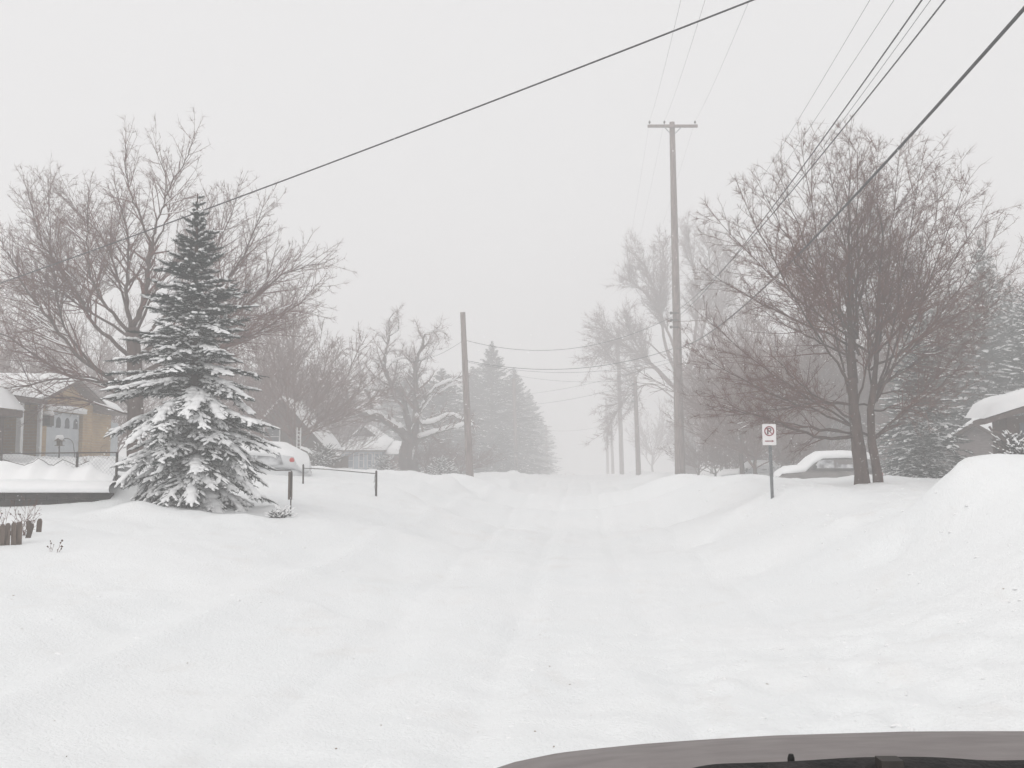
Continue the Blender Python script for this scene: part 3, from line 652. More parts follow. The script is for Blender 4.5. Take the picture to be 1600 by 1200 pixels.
# right side: near corner house
D = 29; gD = 1.5
p = at(1574, 700, D); Xc, Yc = float(p[0]), float(p[1])
hD = thing('corner_house', 'dark house corner with thick roof snow at the right edge of the photo', 'house', (Xc, Yc, gD))
q = MB(); q.box((Xc, Yc, gD-1), (Xc+9, Yc+1.0, 3.3)); wl = q.build('wall', M['brown_siding'], hD)
q = MB(); q.prism([(Xc+.35, Yc-.03, 1.3), (Xc+.75, Yc-.03, 1.3), (Xc+.75, Yc-.03, 3.1), (Xc+.35, Yc-.03, 3.1)], (0, .025, 0)); q.build('window', M['glass'], wl)
pe = at(1540, 659, D-.6); zl = float(pe[2]); xl = float(pe[0]); zs = lambda x: zl+(x-xl)*.32
q = MB(); q.prism([(xl, Yc-.7, zl-.07), (xl+6, Yc-.7, zs(xl+6)-.07), (xl+6, Yc-.7, zs(xl+6)+.08), (xl, Yc-.7, zl+.07)], (0, .9, 0)); rf = q.build('roof', M['fascia'], hD)
q = MB(); snow_sheet(q, (xl-.06, Yc-.75, zl+.08), (xl+6, Yc-.75, zs(xl+6)+.09), (xl+6, Yc+1.2, zs(xl+6)+.14), (xl+.1, Yc+1.2, zl+.2), .36, 24, 16); q.build('snow', M['snow'], rf, smooth=True)
q = MB(); q.tube([(xl+.18, Yc-.5, zl-.12), (xl+.25, Yc-.5, zl-.24), (xl+.45, Yc-.4, zl-.28), (Xc-.02, Yc-.1, zl-.36)], .032, 6); q.build('downspout', M['fascia'], hD)
# grey garage behind it
D = 36; c = gxy(1566, D+1.5)
hE = thing('grey_garage', 'grey garage with a snow-covered roof slope beside the dark corner house', 'garage', (c[0], c[1], 1.5))
gable(hE, (c[0], c[1], 1.5), R(-42), 3.4, 4.4, .9, 1.95, 'grey_siding', over=.25, snow=.25)
# faint house with a porch behind the maple trunks
D = 64; c = gxy(1322, D+3); hF = thing('porch_house', 'faint pale house with a columned porch behind the double-trunked maple', 'house', (c[0], c[1], 1.4))
lc = (c[0], c[1], 1.4)
wl, rf = gable(hF, lc, R(-4), 4.6, 6, 2.0, 3.6, 'grey_siding', over=.3, snow=.3)
for x in (-1.4, -.5, .5, 1.4): q = MB(); q.box((x-.07, -4.2, -1), (x+.07, -4.06, 1.7)); q.xf(lc, R(-4)).build('porch_column', M['white'], hF)
q = MB(); q.box((-1.7, -4.4, 1.7), (1.7, -3.31, 1.85)); pr = q.xf(lc, R(-4)).build('porch_roof', M['white'], hF)
q = MB(); snow_sheet(q, (-1.75, -4.45, 1.86), (1.75, -4.45, 1.86), (1.75, -3.3, 2.3), (-1.75, -3.3, 2.3), .25); q.xf(lc, R(-4)).build('snow', M['snow'], pr, smooth=True)
window(wl, lc, R(-4), -.9, -3.0, .3, .8, 1.1); window(wl, lc, R(-4), .9, -3.0, .3, .8, 1.1)

# ------------------------------------------------------------------ vehicles
def loft(b, secs, close=True):
    secs = [np.asarray(s_, float) for s_ in secs]; n_ = len(secs[0]); V = np.vstack(secs); Q = []
    for i in range(len(secs)-1):
        for j in range(n_): k = (j+1) % n_; Q.append((i*n_+j, i*n_+k, (i+1)*n_+k, (i+1)*n_+j))
    T = []
    c0, c1 = secs[0].mean(0), secs[-1].mean(0); m = len(V); V = np.vstack([V, c0, c1])
    for j in range(n_): k = (j+1) % n_; T += [(k, j, m), ((len(secs)-1)*n_+j, (len(secs)-1)*n_+k, m+1)]
    b.add(V, T, Q)
def sec(x, w_, z0_, z1_, p=4, n_=20):
    zc, hh = (z0_+z1_)/2, (z1_-z0_)/2; out = []
    for a in np.linspace(0, 2*math.pi, n_, endpoint=False):
        c_, s_ = math.cos(a), math.sin(a); out.append((x, w_*math.copysign(abs(c_)**(2/p), c_), zc+hh*math.copysign(abs(s_)**(2/p), s_)))
    return out
def vehicle(root, loc, rot, L=4.5, hb=1.0, ht=1.7, bodym='car_dark', rear=-2.15, winm='frost', snowt=.22, lamps=True, cab=(-2.05, -1.75, .35, 1.15), snow_low=.75):
    k = L/4.5
    b = MB(); loft(b, [sec(x*k, w_, .3, z_) for x, w_, z_ in ((-2.27, .70, .78), (-2.2, .82, .95), (-1.2, .90, hb), (0, .91, hb), (1.1, .90, hb), (1.8, .86, hb-.06), (2.15, .78, hb-.18), (2.27, .66, hb-.32))])
    b.xf(loc, rot).build('body', M[bodym], root, smooth=True)
    x0, x1, x2, x3 = [v*k for v in cab]
    b = MB(); loft(b, [sec(x, w_, hb-.12, z_, 3.2) for x, w_, z_ in ((x0-.08, .66, hb+.05), (x0, .74, hb+(ht-hb)*.55), (x1, .76, ht-.05), ((x1+x2)/2, .78, ht), (x2, .76, ht-.05), ((x2+x3)/2, .74, hb+(ht-hb)*.55), (x3, .7, hb-.05))])
    b.xf(loc, rot).build('cabin', M[bodym], root, smooth=True)
    wz0, wz1 = hb+.07, ht-.2
    for sg in (-1, 1):
        xs_ = np.linspace(x0+.22, x2+.25, 4)
        for i in range(3):
            a, c_ = xs_[i]+.04, xs_[i+1]-.04; q = MB(); sl = .12 if i == 2 else .02; sl0 = .14 if i == 0 else .02
            P = [(a, sg*.80, wz0), (c_+sl*1.6, sg*.80, wz0), (c_-sl*.6, sg*.745, wz1), (a+sl0, sg*.745, wz1)]
            q.prism(P, (0, -sg*.05, 0)); q.xf(loc, rot).build('side_window', M[winm], root)
    for x in (-1.42*k, 1.42*k):
        for sg in (-1, 1):
            q = MB(); q.tube([(x, sg*.72, .33), (x, sg*.74, .33), (x, sg*.93, .33), (x, sg*.94, .33)], [.28, .33, .33, .27], 18); wh = q.xf(loc, rot).build('wheel', M['tyre'], root, smooth=False)
            q = MB(); q.tube([(x, sg*.93, .33), (x, sg*.95, .33)], [.2, .17], 12); q.xf(loc, rot).build('rim', M['metal'], wh)
    for sg in (-1, 1):
        q = MB(); q.tube([(x2+.42, sg*.86, hb+.05), (x2+.42, sg*1.06, hb+.12)], [.05, .09], 8); q.xf(loc, rot).build('mirror', M['tyre'], root)
        if not lamps: continue
        q = MB(); q.box((-2.26*k, sg*.74-.1, .72), (-2.12*k, sg*.74+.13, .98)); q.xf(loc, rot).build('tail_light', M['red_lamp'], root)
        q = MB(); q.box((2.1*k, sg*.6-.12, .58), (2.24*k, sg*.6+.14, .72)); q.xf(loc, rot).build('headlight', M['glass'], root)
    # snow over roof, windscreen and bonnet
    b = MB(); S_ = []
    prof = [(x0-.14, hb+.12, .3), (x0-.02, hb+(ht-hb)*.75, .62), (x1, ht+snowt*.7, .78), ((x1+x2)/2, ht+snowt, .82), (x2, ht+snowt*.85, .80), ((x2+x3)/2, hb+(ht-hb)*.62+snowt*.9, .80), (x3, hb+snowt, .84), (1.8*k, hb-.05+snowt*.95, .82), (2.15*k, hb-.2+snowt*.6, .72), (2.25*k, hb-.3+.05, .4)]
    for i, (x, zt_, w_) in enumerate(prof):
        zl_ = min(zt_-.12, max(hb-.15, zt_-snow_low*.45)); s1 = []
        for a in np.linspace(0, math.pi, 13):
            c_, s_ = math.cos(a), math.sin(a); s1.append((x, w_*(1+.05*random.uniform(-1, 1))*math.copysign(abs(c_)**.7, c_), zl_+(zt_-zl_)*s_**.6))
        s1 += [(x, 0, zl_-.02)]; S_.append(s1)
    loft(b, S_); b.xf(loc, rot).build('snow_cover', M['snow'], root, smooth=True)
D = 45; x, y = gxy(1290, D); zv = 1.7+(738-712)*D/1600-1.72
v1 = thing('parked_car', 'snow-buried grey brown minivan parked behind the double-trunked maple', 'car', (x, y, zv))
vehicle(v1, (x, y, zv), R(180)+YAW, L=4.4, ht=1.72, hb=1.1, bodym='car_dark', snowt=.24)
D = 57; x, y = gxy(1172, D); zv = 1.7+(738-724)*D/1600-1.42
v2 = thing('parked_car', 'small white car buried to its roof in snow left of the parking sign', 'car', (x, y, zv))
vehicle(v2, (x, y, zv), R(180)+YAW, L=3.6, ht=1.42, hb=.95, bodym='car_white', cab=(-1.9, -1.5, .0, .7), snowt=.2)
D = 31; x, y = gxy(365, D); zv = 1.7+(738-698)*D/1600-1.62
v3 = thing('parked_car', 'white wagon with a round red tail lamp half hidden by the snowy spruce', 'car', (x, y, zv))
vehicle(v3, (x, y, zv), R(180)-R(6), L=4.5, ht=1.62, hb=1.0, bodym='car_white', lamps=False, cab=(-2.15, -1.55, .45, 1.2), snowt=.2, snow_low=1.0)
q = MB(); p = at(456, 719, D-1.0); q.tube([p+[0, 0, 0], p-F0*.05], [.08, .06], 12); q.build('tail_light', M['red_lamp'], v3, label='round red tail lamp')
D = 165; x, y = gxy(890, D)
v4 = thing('distant_car', 'faint reddish car far down the road in the blowing snow', 'car', (x, y, hz(x, y)))
vehicle(v4, (x, y, hz(x, y)), R(90), L=4.4, ht=1.45, hb=.95, bodym='car_red', snowt=.08)

# ------------------------------------------------------------------ poles and wires
def pole(name, label, pxb, pxt, pyt, D, r0, r1, group='utility poles along the road', arm=None):
    x, y = gxy(pxb, D); z = hz(x, y); t = at(pxt, pyt, D)
    o = thing(name, label, 'utility pole', (x, y, z), group)
    q = MB(); n_ = 14; P = [np.array([x, y, z-.5])*(1-s_)+t*s_ for s_ in np.linspace(0, 1, n_)]
    q.tube(P, [r0+(r1-r0)*s_ + .004*random.uniform(-1, 1) for s_ in np.linspace(0, 1, n_)], 14); q.build('pole', M['pole'], o, smooth=True)
    return o, t
tall, tt = pole('utility_pole', 'tall utility pole with a crossarm and three insulators on the right bank', 1063, 1050, 191, 58, .30, .15)
q = MB(); q.box((-1.41, -.26, -.36), (1.41, -.12, -.22)); q.xf(tt+[0, 0, 0], YAW).build('crossarm', M['pole'], tall)
for sg in (-1, 1):
    q = MB(); q.tube([(sg*.50, -.27, -.35), (sg*.08, -.20, -.78)], .024, 6); q.xf(tt, YAW).build('brace', M['metal'], tall)
INS = []
for xx in (-1.3, -.46, 1.27):
    q = MB(); q.tube([(xx, -.19, -.22), (xx, -.19, -.14), (xx, -.19, -.12), (xx, -.19, -.05), (xx, -.19, -.02), (xx, -.19, .02)], [.015, .015, .05, .07, .045, .025], 8); q.xf(tt, YAW).build('insulator', M['dark_metal'], tall)
    INS.append(tt+RT*xx-F0*.19)
for k in range(3):
    p = at(1050, 489+k*11, 57.7); q = MB(); q.tube([p-RT*.12, p-RT*.03, p+RT*.03, p+RT*.4], [.07, .09, .04, .04], 8); q.build('side_insulator', M['dark_metal'], tall)
# wind-plastered snow
lp_, lt = pole('utility_pole', 'leaning dark utility pole on the left snowbank beside the gnarled tree', 735, 723, 488, 56, .22, .14)
mp_, mt = pole('utility_pole', 'short dark utility pole left of the tall crossarm pole', 998, 992, 588, 90, .24, .16)
for k in range(4):
    p = at(991, 600+k*9, 89.8); q = MB(); q.tube([p-RT*.2, p+RT*.1], [.08, .04], 7); q.build('side_insulator', M['dark_metal'], mp_)
fp, ft = pole('utility_pole', 'very faint tall utility pole carrying the street lamp arm', 972, 965, 516, 125, .30, .19)
a0 = at(969, 631, 124.8); q = MB(); q.tube([a0, a0-RT*.45+ZU*.05, at(958, 632, 124.8)], .035, 6); q.build('lamp_arm', M['metal'], fp)
p = at(955, 633.5, 124.8); q = MB(); q.tube([p+RT*.35, p+RT*.1, p-RT*.3, p-RT*.42], [.05, .14, .13, .05], 8, squash=.6); q.build('street_lamp', M['dark_metal'], fp, smooth=True)
pole('utility_pole', 'thin faint utility pole just left of the lamp-arm pole, its top below the lamp', 958, 955, 663, 150, .24, .17)
pole('utility_pole', 'faintest utility pole, leftmost of those right of the road', 950, 947, 622, 175, .26, .18)
pole('utility_pole', 'short faint utility pole in front of the left row of tall evergreens', 807, 803, 592, 108, .22, .16)
o5, t5 = pole('utility_pole', 'most distant faint utility pole at the end of the left evergreens', 855, 853, 664, 160, .24, .16)
q = MB(); q.box((-.9, -.2, -.35), (.9, -.14, -.22)); q.xf(t5, YAW).build('crossarm', M['pole'], o5)
def wire(label, A, B, sag, r, name='power_line', group='overhead wires', n=40, m='wire', rB=None):
    A = np.array(A, float); B = np.array(B, float); ts = np.linspace(0, 1, n)
    P = [A*(1-t)+B*t-ZU*4*sag*t*(1-t) for t in ts]
    q = MB(); q.tube(P, [r+( (rB or r)-r)*t for t in ts], 5); o = q.build(name, M[m])
    o['label'] = label; o['category'] = 'wire'; o['group'] = group; return o
wire('black service wire crossing the whole sky from lower left to top centre', at(-80, 470, 27), at(1420, -96, 13), .12, .014)
wire('thick black cable sloping steeply in front of the large maple on the right', at(1760, -168, 9.2), at(1057, 545, 57.7), .8, .024, n=60)
for i, (px0, py0, D0, px1, py1, rr_, sg_) in enumerate([
        (1436, 0, 14, 1052, 489, .012, .7), (1404, 0, 14, 1052, 500, .012, .7), (1418, 0, 14.5, 1052, 505, .0045, .7), (1371, 0, 17, 1053, 478, .0042, .65), (1337, 0, 18, 1053, 470, .004, .65)]):
    A = at(px0, py0, D0); Bp = at(px1, py1, 57.7); A2 = A+(A-Bp)*.25
    wire(['rightmost wire of the bundle above the big maple, rough with ice', 'second wire from the right in the bundle above the big maple', 'hair-thin wire between the two darker bundle wires above the maple',
          'thin wire, second from the left in the bundle above the maple', 'leftmost thin wire of the bundle rising above the maple'][i], A2, Bp, sg_, rr_)
for i, (ins, pxt) in enumerate(zip(INS, (1061, 1098, 1166))):
    B = at(pxt, 0, 24); A = B+(B-ins)*.3
    wire(['faint wire rising from the left end of the crossarm', 'faint wire rising from the crossarm insulator nearest the pole', 'faint wire rising from the right end of the crossarm'][i], A, ins, .25, .0036)
    wire(['faint wire running away from the left end of the crossarm', 'faint wire running away from the middle crossarm insulator', 'faint wire running away from the right end of the crossarm'][i], ins, ft+RT*(-.6, -.2, .6)[i], .9, .0036)
L1 = at(725, 531, 56)
wire('top wire across the road from the leaning left pole to the tall pole', L1, at(1050, 495, 57.8), 1.15, .012)
wire('thick middle wire across the road from the leaning left pole', at(727, 563, 56), at(1051, 545, 57.8), .8, .015)
wire('thin wire just below the middle wire across the road', at(727, 565, 56), at(1052, 560, 58), .7, .008)
wire('wire crossing the road lower down, ending at the short dark pole', at(803, 586, 108), at(992, 594, 89.8), .4, .016)
wire('faint rising wire crossing the road below the others', at(804, 617, 108), at(1052, 565, 58), .35, .010)
wire('lowest faint rising wire crossing the road', at(804, 634, 108), at(992, 600, 89.8), .35, .014)
wire('thin wire leading left from the leaning pole over the gnarled tree', at(640, 566, 60), L1, .25, .010)
wire('faint wire far down the road between the distant poles', at(853, 672, 160), at(955, 662, 150), .5, .02)

# ------------------------------------------------------------------ parking sign
D = 22.5; x, y = gxy(1205, D); z = hz(x, y)
sg = thing('parking_sign', 'no parking sign with a red circle and arrow on a perforated steel post', 'sign', (x, y, z))
top = at(1202.5, 664, D); bot = np.array([x+.02, y, z-.3])
q = MB(); pts = [bot, top+np.array([0, .03, 0])]
dv = (pts[1]-pts[0]); 
for off, ww in ((-.028, .012), (.028, .012)):
    q.tube([pts[0]+RT*off, pts[1]+RT*off], ww*.75, 5)
q.tube([pts[0]+F0*.015, pts[1]+F0*.015], .024, 6); q.build('post', M['metal'], sg)
Lp = np.linalg.norm(dv); q = MB()
for k in range(int(Lp/.05)): p = pts[0]+dv*(k*.05/Lp); q.tube([p-F0*.012, p-F0*.004], .007, 6)
q.build('post_holes', M['dark_metal'], sg, kind='stuff')
c0 = at(1202, 679, D-.02)
def face(P2, off, th=.003):      # 2d panel coordinates -> world polygon facing the camera
    return [c0+RT*u+ZU*v-F0*off for u, v in P2]
W2, H2 = .15, .232; rc = .02; P2 = []
for cx_, cy_, a0 in ((W2-rc, H2-rc, 0), (-W2+rc, H2-rc, 90), (-W2+rc, -H2+rc, 180), (W2-rc, -H2+rc, 270)):
    P2 += [(cx_+rc*math.cos(R(a0+t)), cy_+rc*math.sin(R(a0+t))) for t in (0, 30, 60, 90)]
q = MB(); q.prism(face(P2, 0), F0*.008); pn = q.build('sign_panel', M['sign_white'], sg)
def ring(cx_, cy_, ro, ri, m, nm, off):
    q = MB(); n_ = 32
    o_ = [face([(cx_+r_*math.cos(2*math.pi*k/n_), cy_+r_*math.sin(2*math.pi*k/n_))], off)[0] for r_ in (ro, ri) for k in range(n_)]
    V = np.array(o_); V = np.vstack([V, V+F0*(off-.001)])
    Q = []
    for k in range(n_): j = (k+1) % n_; Q += [(k, j, j+n_, k+n_), (k, k+2*n_, j+2*n_, j), (k+n_, j+n_, j+3*n_, k+3*n_)]
    q.add(V, Q=Q); return q.build(nm, m, pn)
# letter P
def flat(P2, off, m, nm):
    q = MB(); q.prism(face(P2, off), F0*(off-.001)); return q.build(nm, m, pn)
cyc = .075
lt_ = MB()
lt_.prism(face([(-.048, cyc-.068), (-.016, cyc-.068), (-.016, cyc+.068), (-.048, cyc+.068)], .004), F0*.003)
n_ = 10; out_ = [(-.018, cyc+.068), (.012, cyc+.068)]+[(.012+.038*math.sin(a), cyc+.030+.038*math.cos(a)) for a in np.linspace(0, math.pi, n_)][1:]+[(-.018, cyc-.008)]
in_ = [(-.018, cyc+.046), (.010, cyc+.046)]+[(.010+.016*math.sin(a), cyc+.030+.016*math.cos(a)) for a in np.linspace(0, math.pi, n_)][1:]+[(-.018, cyc+.014)]
for k in range(len(out_)-1): lt_.prism(face([out_[k], out_[k+1], in_[k+1], in_[k]], .004), F0*.003)
lt_.build('letter_p', M['sign_black'], pn)
ring(0, cyc, .110, .085, M['sign_red'], 'red_circle', .006)
s2 = math.sqrt(.5)
flat([(-.07*1-.007, cyc+.07-.007), (-.07+.007, cyc+.07+.007), (.07+.007, cyc-.07+.007), (.07-.007, cyc-.07-.007)], .007, M['sign_red'], 'red_slash')
flat([(-.10, -.155), (.06, -.155), (.06, -.133), (-.10, -.133)], .005, M['sign_red'], 'arrow_bar')
flat([(.055, -.168), (.105, -.1435), (.055, -.119)], .0055, M['sign_red'], 'arrow_head')

# ------------------------------------------------------------------ fences and wall, left yard
wa, wb = at(-120, 768, 20.1), at(176, 768, 20.1); zt_ = 1.315
wallL = thing('retaining_wall', 'long low dark retaining wall capped with snow left of the spruce', 'wall', (float(wa[0]+wb[0])/2, float(wa[1]+wb[1])/2, .9))
dvec = (wb-wa); Lw = np.linalg.norm(dvec[:2]); ang = math.atan2(dvec[1], dvec[0])
nb_ = 9
for row in range(3):
    for k in range(-1, nb_+1):
        a = k/nb_*Lw+(Lw/nb_*.5 if row % 2 else 0); e = a+Lw/nb_-.012
        a = max(a, 0); e = min(e, Lw)
        if e-a < .1: continue
        q = MB(); dd = random.uniform(-.012, .012); q.box((a, -.1+dd, .9+row*.135), (e, .12, .9+row*.135+.128)); q.xf((wa[0], wa[1], 0), ang).build('timber', M['timber'], wallL)
q = MB(); n1 = 40; V = []
for i in range(n1+1):
    u = i/n1*Lw
    for j, (yy, zz_) in enumerate(((-.16, 0), (-.2, .05), (-.17, .12), (-.02, .18), (.3, .21), (.8, .20), (1.2, .0))):
        V.append((u, yy+.02*float(vnoise(np.array([u*1.5]), np.array([j*3.]))[0]), 1.308+zz_*(1+.35*float(vnoise(np.array([u*.9]), np.array([5.]))[0]))))
idx = np.arange((n1+1)*7).reshape(n1+1, 7); q.add(V, Q=np.stack([idx[:-1, :-1], idx[1:, :-1], idx[1:, 1:], idx[:-1, 1:]], -1).reshape(-1, 4))
q.xf((wa[0], wa[1], 0), ang).build('snow_cap', M['snow'], wallL, smooth=True)

def post(q, p, z0_, z1_, r_=.03): q.tube([(p[0], p[1], z0_), (p[0], p[1], z1_), (p[0], p[1], z1_+.03)], [r_, r_, r_*.5], 8)
fe = at(121, 708, 22.5); fa, fb = at(-60, 709, 23.0), at(185, 707, 22.2)
fn = thing('chain_link_fence', 'chain link fence in front of the tan brick house with drooping snow scallops', 'fence', (float(fe[0]), float(fe[1]), 1.5))
for p in (at(-40, 709, 22.9), fe, at(183, 708, 22.2)):
    q = MB(); post(q, p, 1.3, p[2]); q.build('fence_post', M['dark_metal'], fn, smooth=True)
q = MB(); q.tube([fa, fb], .016, 6); q.build('top_rail', M['dark_metal'], fn)
q = MB(); A_, B_, r0_ = [], [], []
Lf = np.linalg.norm((fb-fa)[:2]); df = (fb-fa)/Lf; s_ = .09; hF_ = .85
for k in range(int(Lf/s_)+8):
    for dr in (-1, 1):
        u0 = k*s_ if dr > 0 else k*s_
        u1 = u0+dr*hF_
        a_, b_ = max(0, min(Lf, u0)), max(0, min(Lf, u1))
        za = -abs(a_-u0); zb = -hF_+abs(b_-u1)
        if abs(a_-b_) < .02: continue
        A_.append(fa+df*a_+[0, 0, za-.02]); B_.append(fa+df*b_+[0, 0, zb-.02]); r0_.append(.002)
q.prisms(A_, B_, r0_, r0_, 3); q.build('wire_mesh', M['metal'], fn, kind='stuff')
# snow piled in swags against the mesh, with the dark drooping chain
q = MB(); P = []
cus = [(0, 717), (18, 722), (38, 727), (52, 722), (60, 716), (68, 720), (76, 726), (84, 727), (92, 722), (98, 718), (108, 722), (118, 727), (126, 726), (140, 720)]
q.tube([at(a_, b_, 22.3) for a_, b_ in cus], .007, 5); q.build('drooping_chain', M['dark_metal'], fn)
q = MB(); V = []; n1 = 60
yprof = np.interp(np.linspace(-60, 190, n1), [-60, 0, 18, 38, 52, 62, 72, 84, 94, 102, 112, 124, 136, 146, 152, 165, 190], [716, 720, 721, 728, 720, 714, 722, 728, 722, 721, 724, 728, 721, 716, 714, 724, 728])
for i, px_ in enumerate(np.linspace(-60, 190, n1)):
    tp = at(px_, yprof[i], 22.6)
    for j, (dd, fz) in enumerate(((-.75, 0), (-.45, .55), (-.2, .9), (0, 1), (.5, .95), (1.2, .9), (3.0, .75))):
        zg = 1.25; V.append((tp[0]+F0[0]*dd, tp[1]+F0[1]*dd, zg+(tp[2]-zg)*fz))
idx = np.arange(n1*7).reshape(n1, 7); q.add(V, Q=np.stack([idx[:-1, :-1], idx[1:, :-1], idx[1:, 1:], idx[:-1, 1:]], -1).reshape(-1, 4))
dr_ = q.build('snow_drift', M['snow'], None, smooth=True); dr_['kind'] = 'structure'

bf = at(93, 693, 30); zb = hz(bf[0], bf[1])
bh = thing('bird_feeder', 'small bird feeder with a snow cap on a thin post before the garage door', 'bird feeder', (float(bf[0]), float(bf[1]), zb))
q = MB(); q.tube([(bf[0], bf[1], zb-.3), (bf[0], bf[1], bf[2]-.05)], .02, 6); q.build('post', M['dark_metal'], bh)
q = MB(); q.box(bf-[.06, .06, .05], bf+[.06, .06, .07]); q.box(bf-[.10, .10, .07], bf+[.10, .10, -.05]); q.build('house_box', M['fence_wood'], bh)
q = MB(); q.prism([bf+[-.12, -.11, .07], bf+[.12, -.11, .07], bf+[0, -.11, .15]], (0, .22, 0)); q.build('roof', M['fence_wood'], bh)
q = MB(); q.tube([bf+[-.11, 0, .12], bf+[-.06, 0, .16], bf+[.06, 0, .165], bf+[.11, 0, .12]], [.04, .09, .09, .04], 9); q.build('snow', M['snow'], bh, smooth=True)
ar = thing('garden_arch', 'thin wire garden arch beside the bird feeder', 'arch', (float(bf[0])+.4, float(bf[1]), zb))
q = MB(); q.tube([at(91, 700, 30)]+[at(104+11*math.cos(a), 697-12*math.sin(a), 30) for a in np.linspace(math.pi, 0, 12)]+[at(117, 715, 30)], .012, 5); q.build('hoop', M['dark_metal'], ar)

# gate posts and rail near the spruce
g1 = at(454, 737, 20.3); z1_ = hz(g1[0], g1[1])
gp = thing('fence_post', 'rusty square gate post standing beside the foot of the snowy spruce', 'fence post', (float(g1[0]), float(g1[1]), z1_))
q = MB(); q.box((g1[0]-.035, g1[1]-.035, z1_+.3), (g1[0]+.035, g1[1]+.035, g1[2])); q.build('post', M['fence_wood'], gp)
q = MB(); q.tube([(g1[0]+.03, g1[1]-.05, z1_-.3), (g1[0]+.03, g1[1]-.05, g1[2]+.02)], .013, 6); q.build('steel_pipe', M['dark_metal'], gp)
ra = at(588, 740, 26.5); rb = at(507, 733, 29.5); rc_ = at(474, 727, 27); zr = hz(ra[0], ra[1])
rf_ = thing('rail_fence', 'low pipe rail fence with snow on its rail crossing the left lawn', 'fence', (float(ra[0]), float(ra[1]), zr))
q = MB(); post(q, ra, zr-.3, ra[2]+.05, .028); q.build('fence_post', M['dark_metal'], rf_)
q = MB(); post(q, rc_, hz(rc_[0], rc_[1])-.4, rc_[2], .024); q.build('fence_post', M['dark_metal'], rf_)
q = MB(); rd = at(460, 731, 31); q.tube([ra, rb, rd], .015, 6); rl = q.build('top_rail', M['dark_metal'], rf_)
q = MB(); q.tube([rb+[0, 0, .02], rb*.5+ra*.5+[0, 0, .022], ra+[0, 0, .02]], [.018, .014, .018], 6); q.build('snow', M['snow'], rl, smooth=True)
q = MB(); A_ = []; B_ = []
for k in range(14):
    u = random.uniform(.0, .08); p = ra+[random.uniform(-.05, .02), 0, -.02-.03*k]; A_.append(p); B_.append(p+[random.uniform(-.04, .04), 0, -.04])
q.prisms(A_, B_, [.008]*14, [.005]*14, 3); q.build('wire_ties', M['dark_metal'], rf_, kind='stuff')
# gate wire from rusty post up to spruce
q = MB(); q.tube([g1+[0, 0, .03], at(430, 735, 20.8), at(405, 728, 21.3)], .01, 5); q.build('gate_rail', M['dark_metal'], gp)

# picket fence ends poking out of the drift
pk = at(30, 840, 14); zk = hz(pk[0], pk[1])
pf = thing('picket_fence', 'brown picket tops sticking out of the drift at the left edge', 'fence', (float(pk[0]), float(pk[1]), zk))
for i, (px_, py_, dp) in enumerate([(-22, 819, .0), (-14, 819, 0), (-5, 819, 0), (4, 818.5, 0), (12.5, 817, .03), (21.5, 816, .05), (30.5, 815, .08), (45, 813, .2), (50, 818, .22), (62, 810, .3)]):
    p = at(px_, py_, 14+dp); w_ = .034; ln = (.42, .42, .42, .42, .40, .38, .34, .16, .2, .19)[i]; tl = (0, 0, 0, 0, .02, -.02, 0, -.08, .25, .05)[i]
    P = [(-w_, 0, -ln), (w_, 0, -ln), (w_, 0, -.04), (w_*.6, 0, -.008), (0, 0, 0), (-w_*.6, 0, -.008), (-w_, 0, -.04)]
    P = [(a_+tl*c_, b_, c_) for a_, b_, c_ in P]
    q = MB(); q.prism(P, (0, .02, 0)); q.xf(p, YAW+.1).build('picket', M['fence_wood'], pf)
q = MB(); a_, b_ = at(-60, 838, 14.05), at(32, 832, 14.12); q.tube([a_, b_], .03, 4); q.build('rail', M['fence_wood'], pf)
# ------------------------------------------------------------------ trees
# snowy spruce, left
def prof_sp(t): return float(np.interp(t, [0, .08, .18, .34, .5, .67, .77, .87, .95, 1], [1.55, 1.70, 1.74, 1.70, 1.34, .84, .56, .34, .14, .02]))
sx, sy, _ = ground(302, 20.3); sz = .82
sp = thing('spruce_tree', 'snow-laden spruce in front of the left bare tree with boughs down to the snow', 'tree', (sx, sy, sz))
conifer(sp, (sx, sy, sz), 6.62, prof_sp, nb=350, seed=5, snow=.66, tw=.11, nr=.062, lowsnow=1.25, lean=(-.01, 0), snow_size=1.05, ragged=True)

# far evergreens
def prof_far(t): return max(.08, 2.3*(1-t)**.8*(1 if t > .12 else .75+t*2))
ex, ey, ez = ground(768, 118)
ev = thing('evergreen_tree', 'pointed evergreen, tallest of the hazy left row, its spire right of the leaning pole', 'tree', (ex, ey, ez), 'evergreens along the left of the road')
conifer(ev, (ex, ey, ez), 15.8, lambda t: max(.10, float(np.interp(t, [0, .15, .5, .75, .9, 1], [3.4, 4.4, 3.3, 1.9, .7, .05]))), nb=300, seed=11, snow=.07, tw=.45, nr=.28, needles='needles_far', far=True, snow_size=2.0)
def cp_tree(src, px, D, h, rz, label, wdt=None, base_h=15.8, group=None, dz=0):
    D0 = D; D = D*1.5; h = h*1.5; wdt = (wdt or h/15.8*.98); x, y, z = ground(px, D); s_ = h/base_h; wv = (wdt or s_); return copy_tree(src, label, (x, y, z+dz), rz, (wv, wv, s_), group)
cp_tree(ev, 803, 84, 9.2, 1.3, 'hazy evergreen directly right of the tallest one in the left row', .95)
cp_tree(ev, 826, 100, 8.3, 2.6, 'faint evergreen near the far end of the left row', .9)
cp_tree(ev, 845, 118, 6.6, 4.0, 'faintest and smallest evergreen closing the left row', .8)
cp_tree(ev, 738, 80, 8.6, 5.0, 'evergreen partly behind the leaning utility pole', .95)
cp_tree(ev, 690, 66, 7.0, 2.0, 'dark bushy evergreen behind the gnarled tree crown, right of its trunk', 1.15)
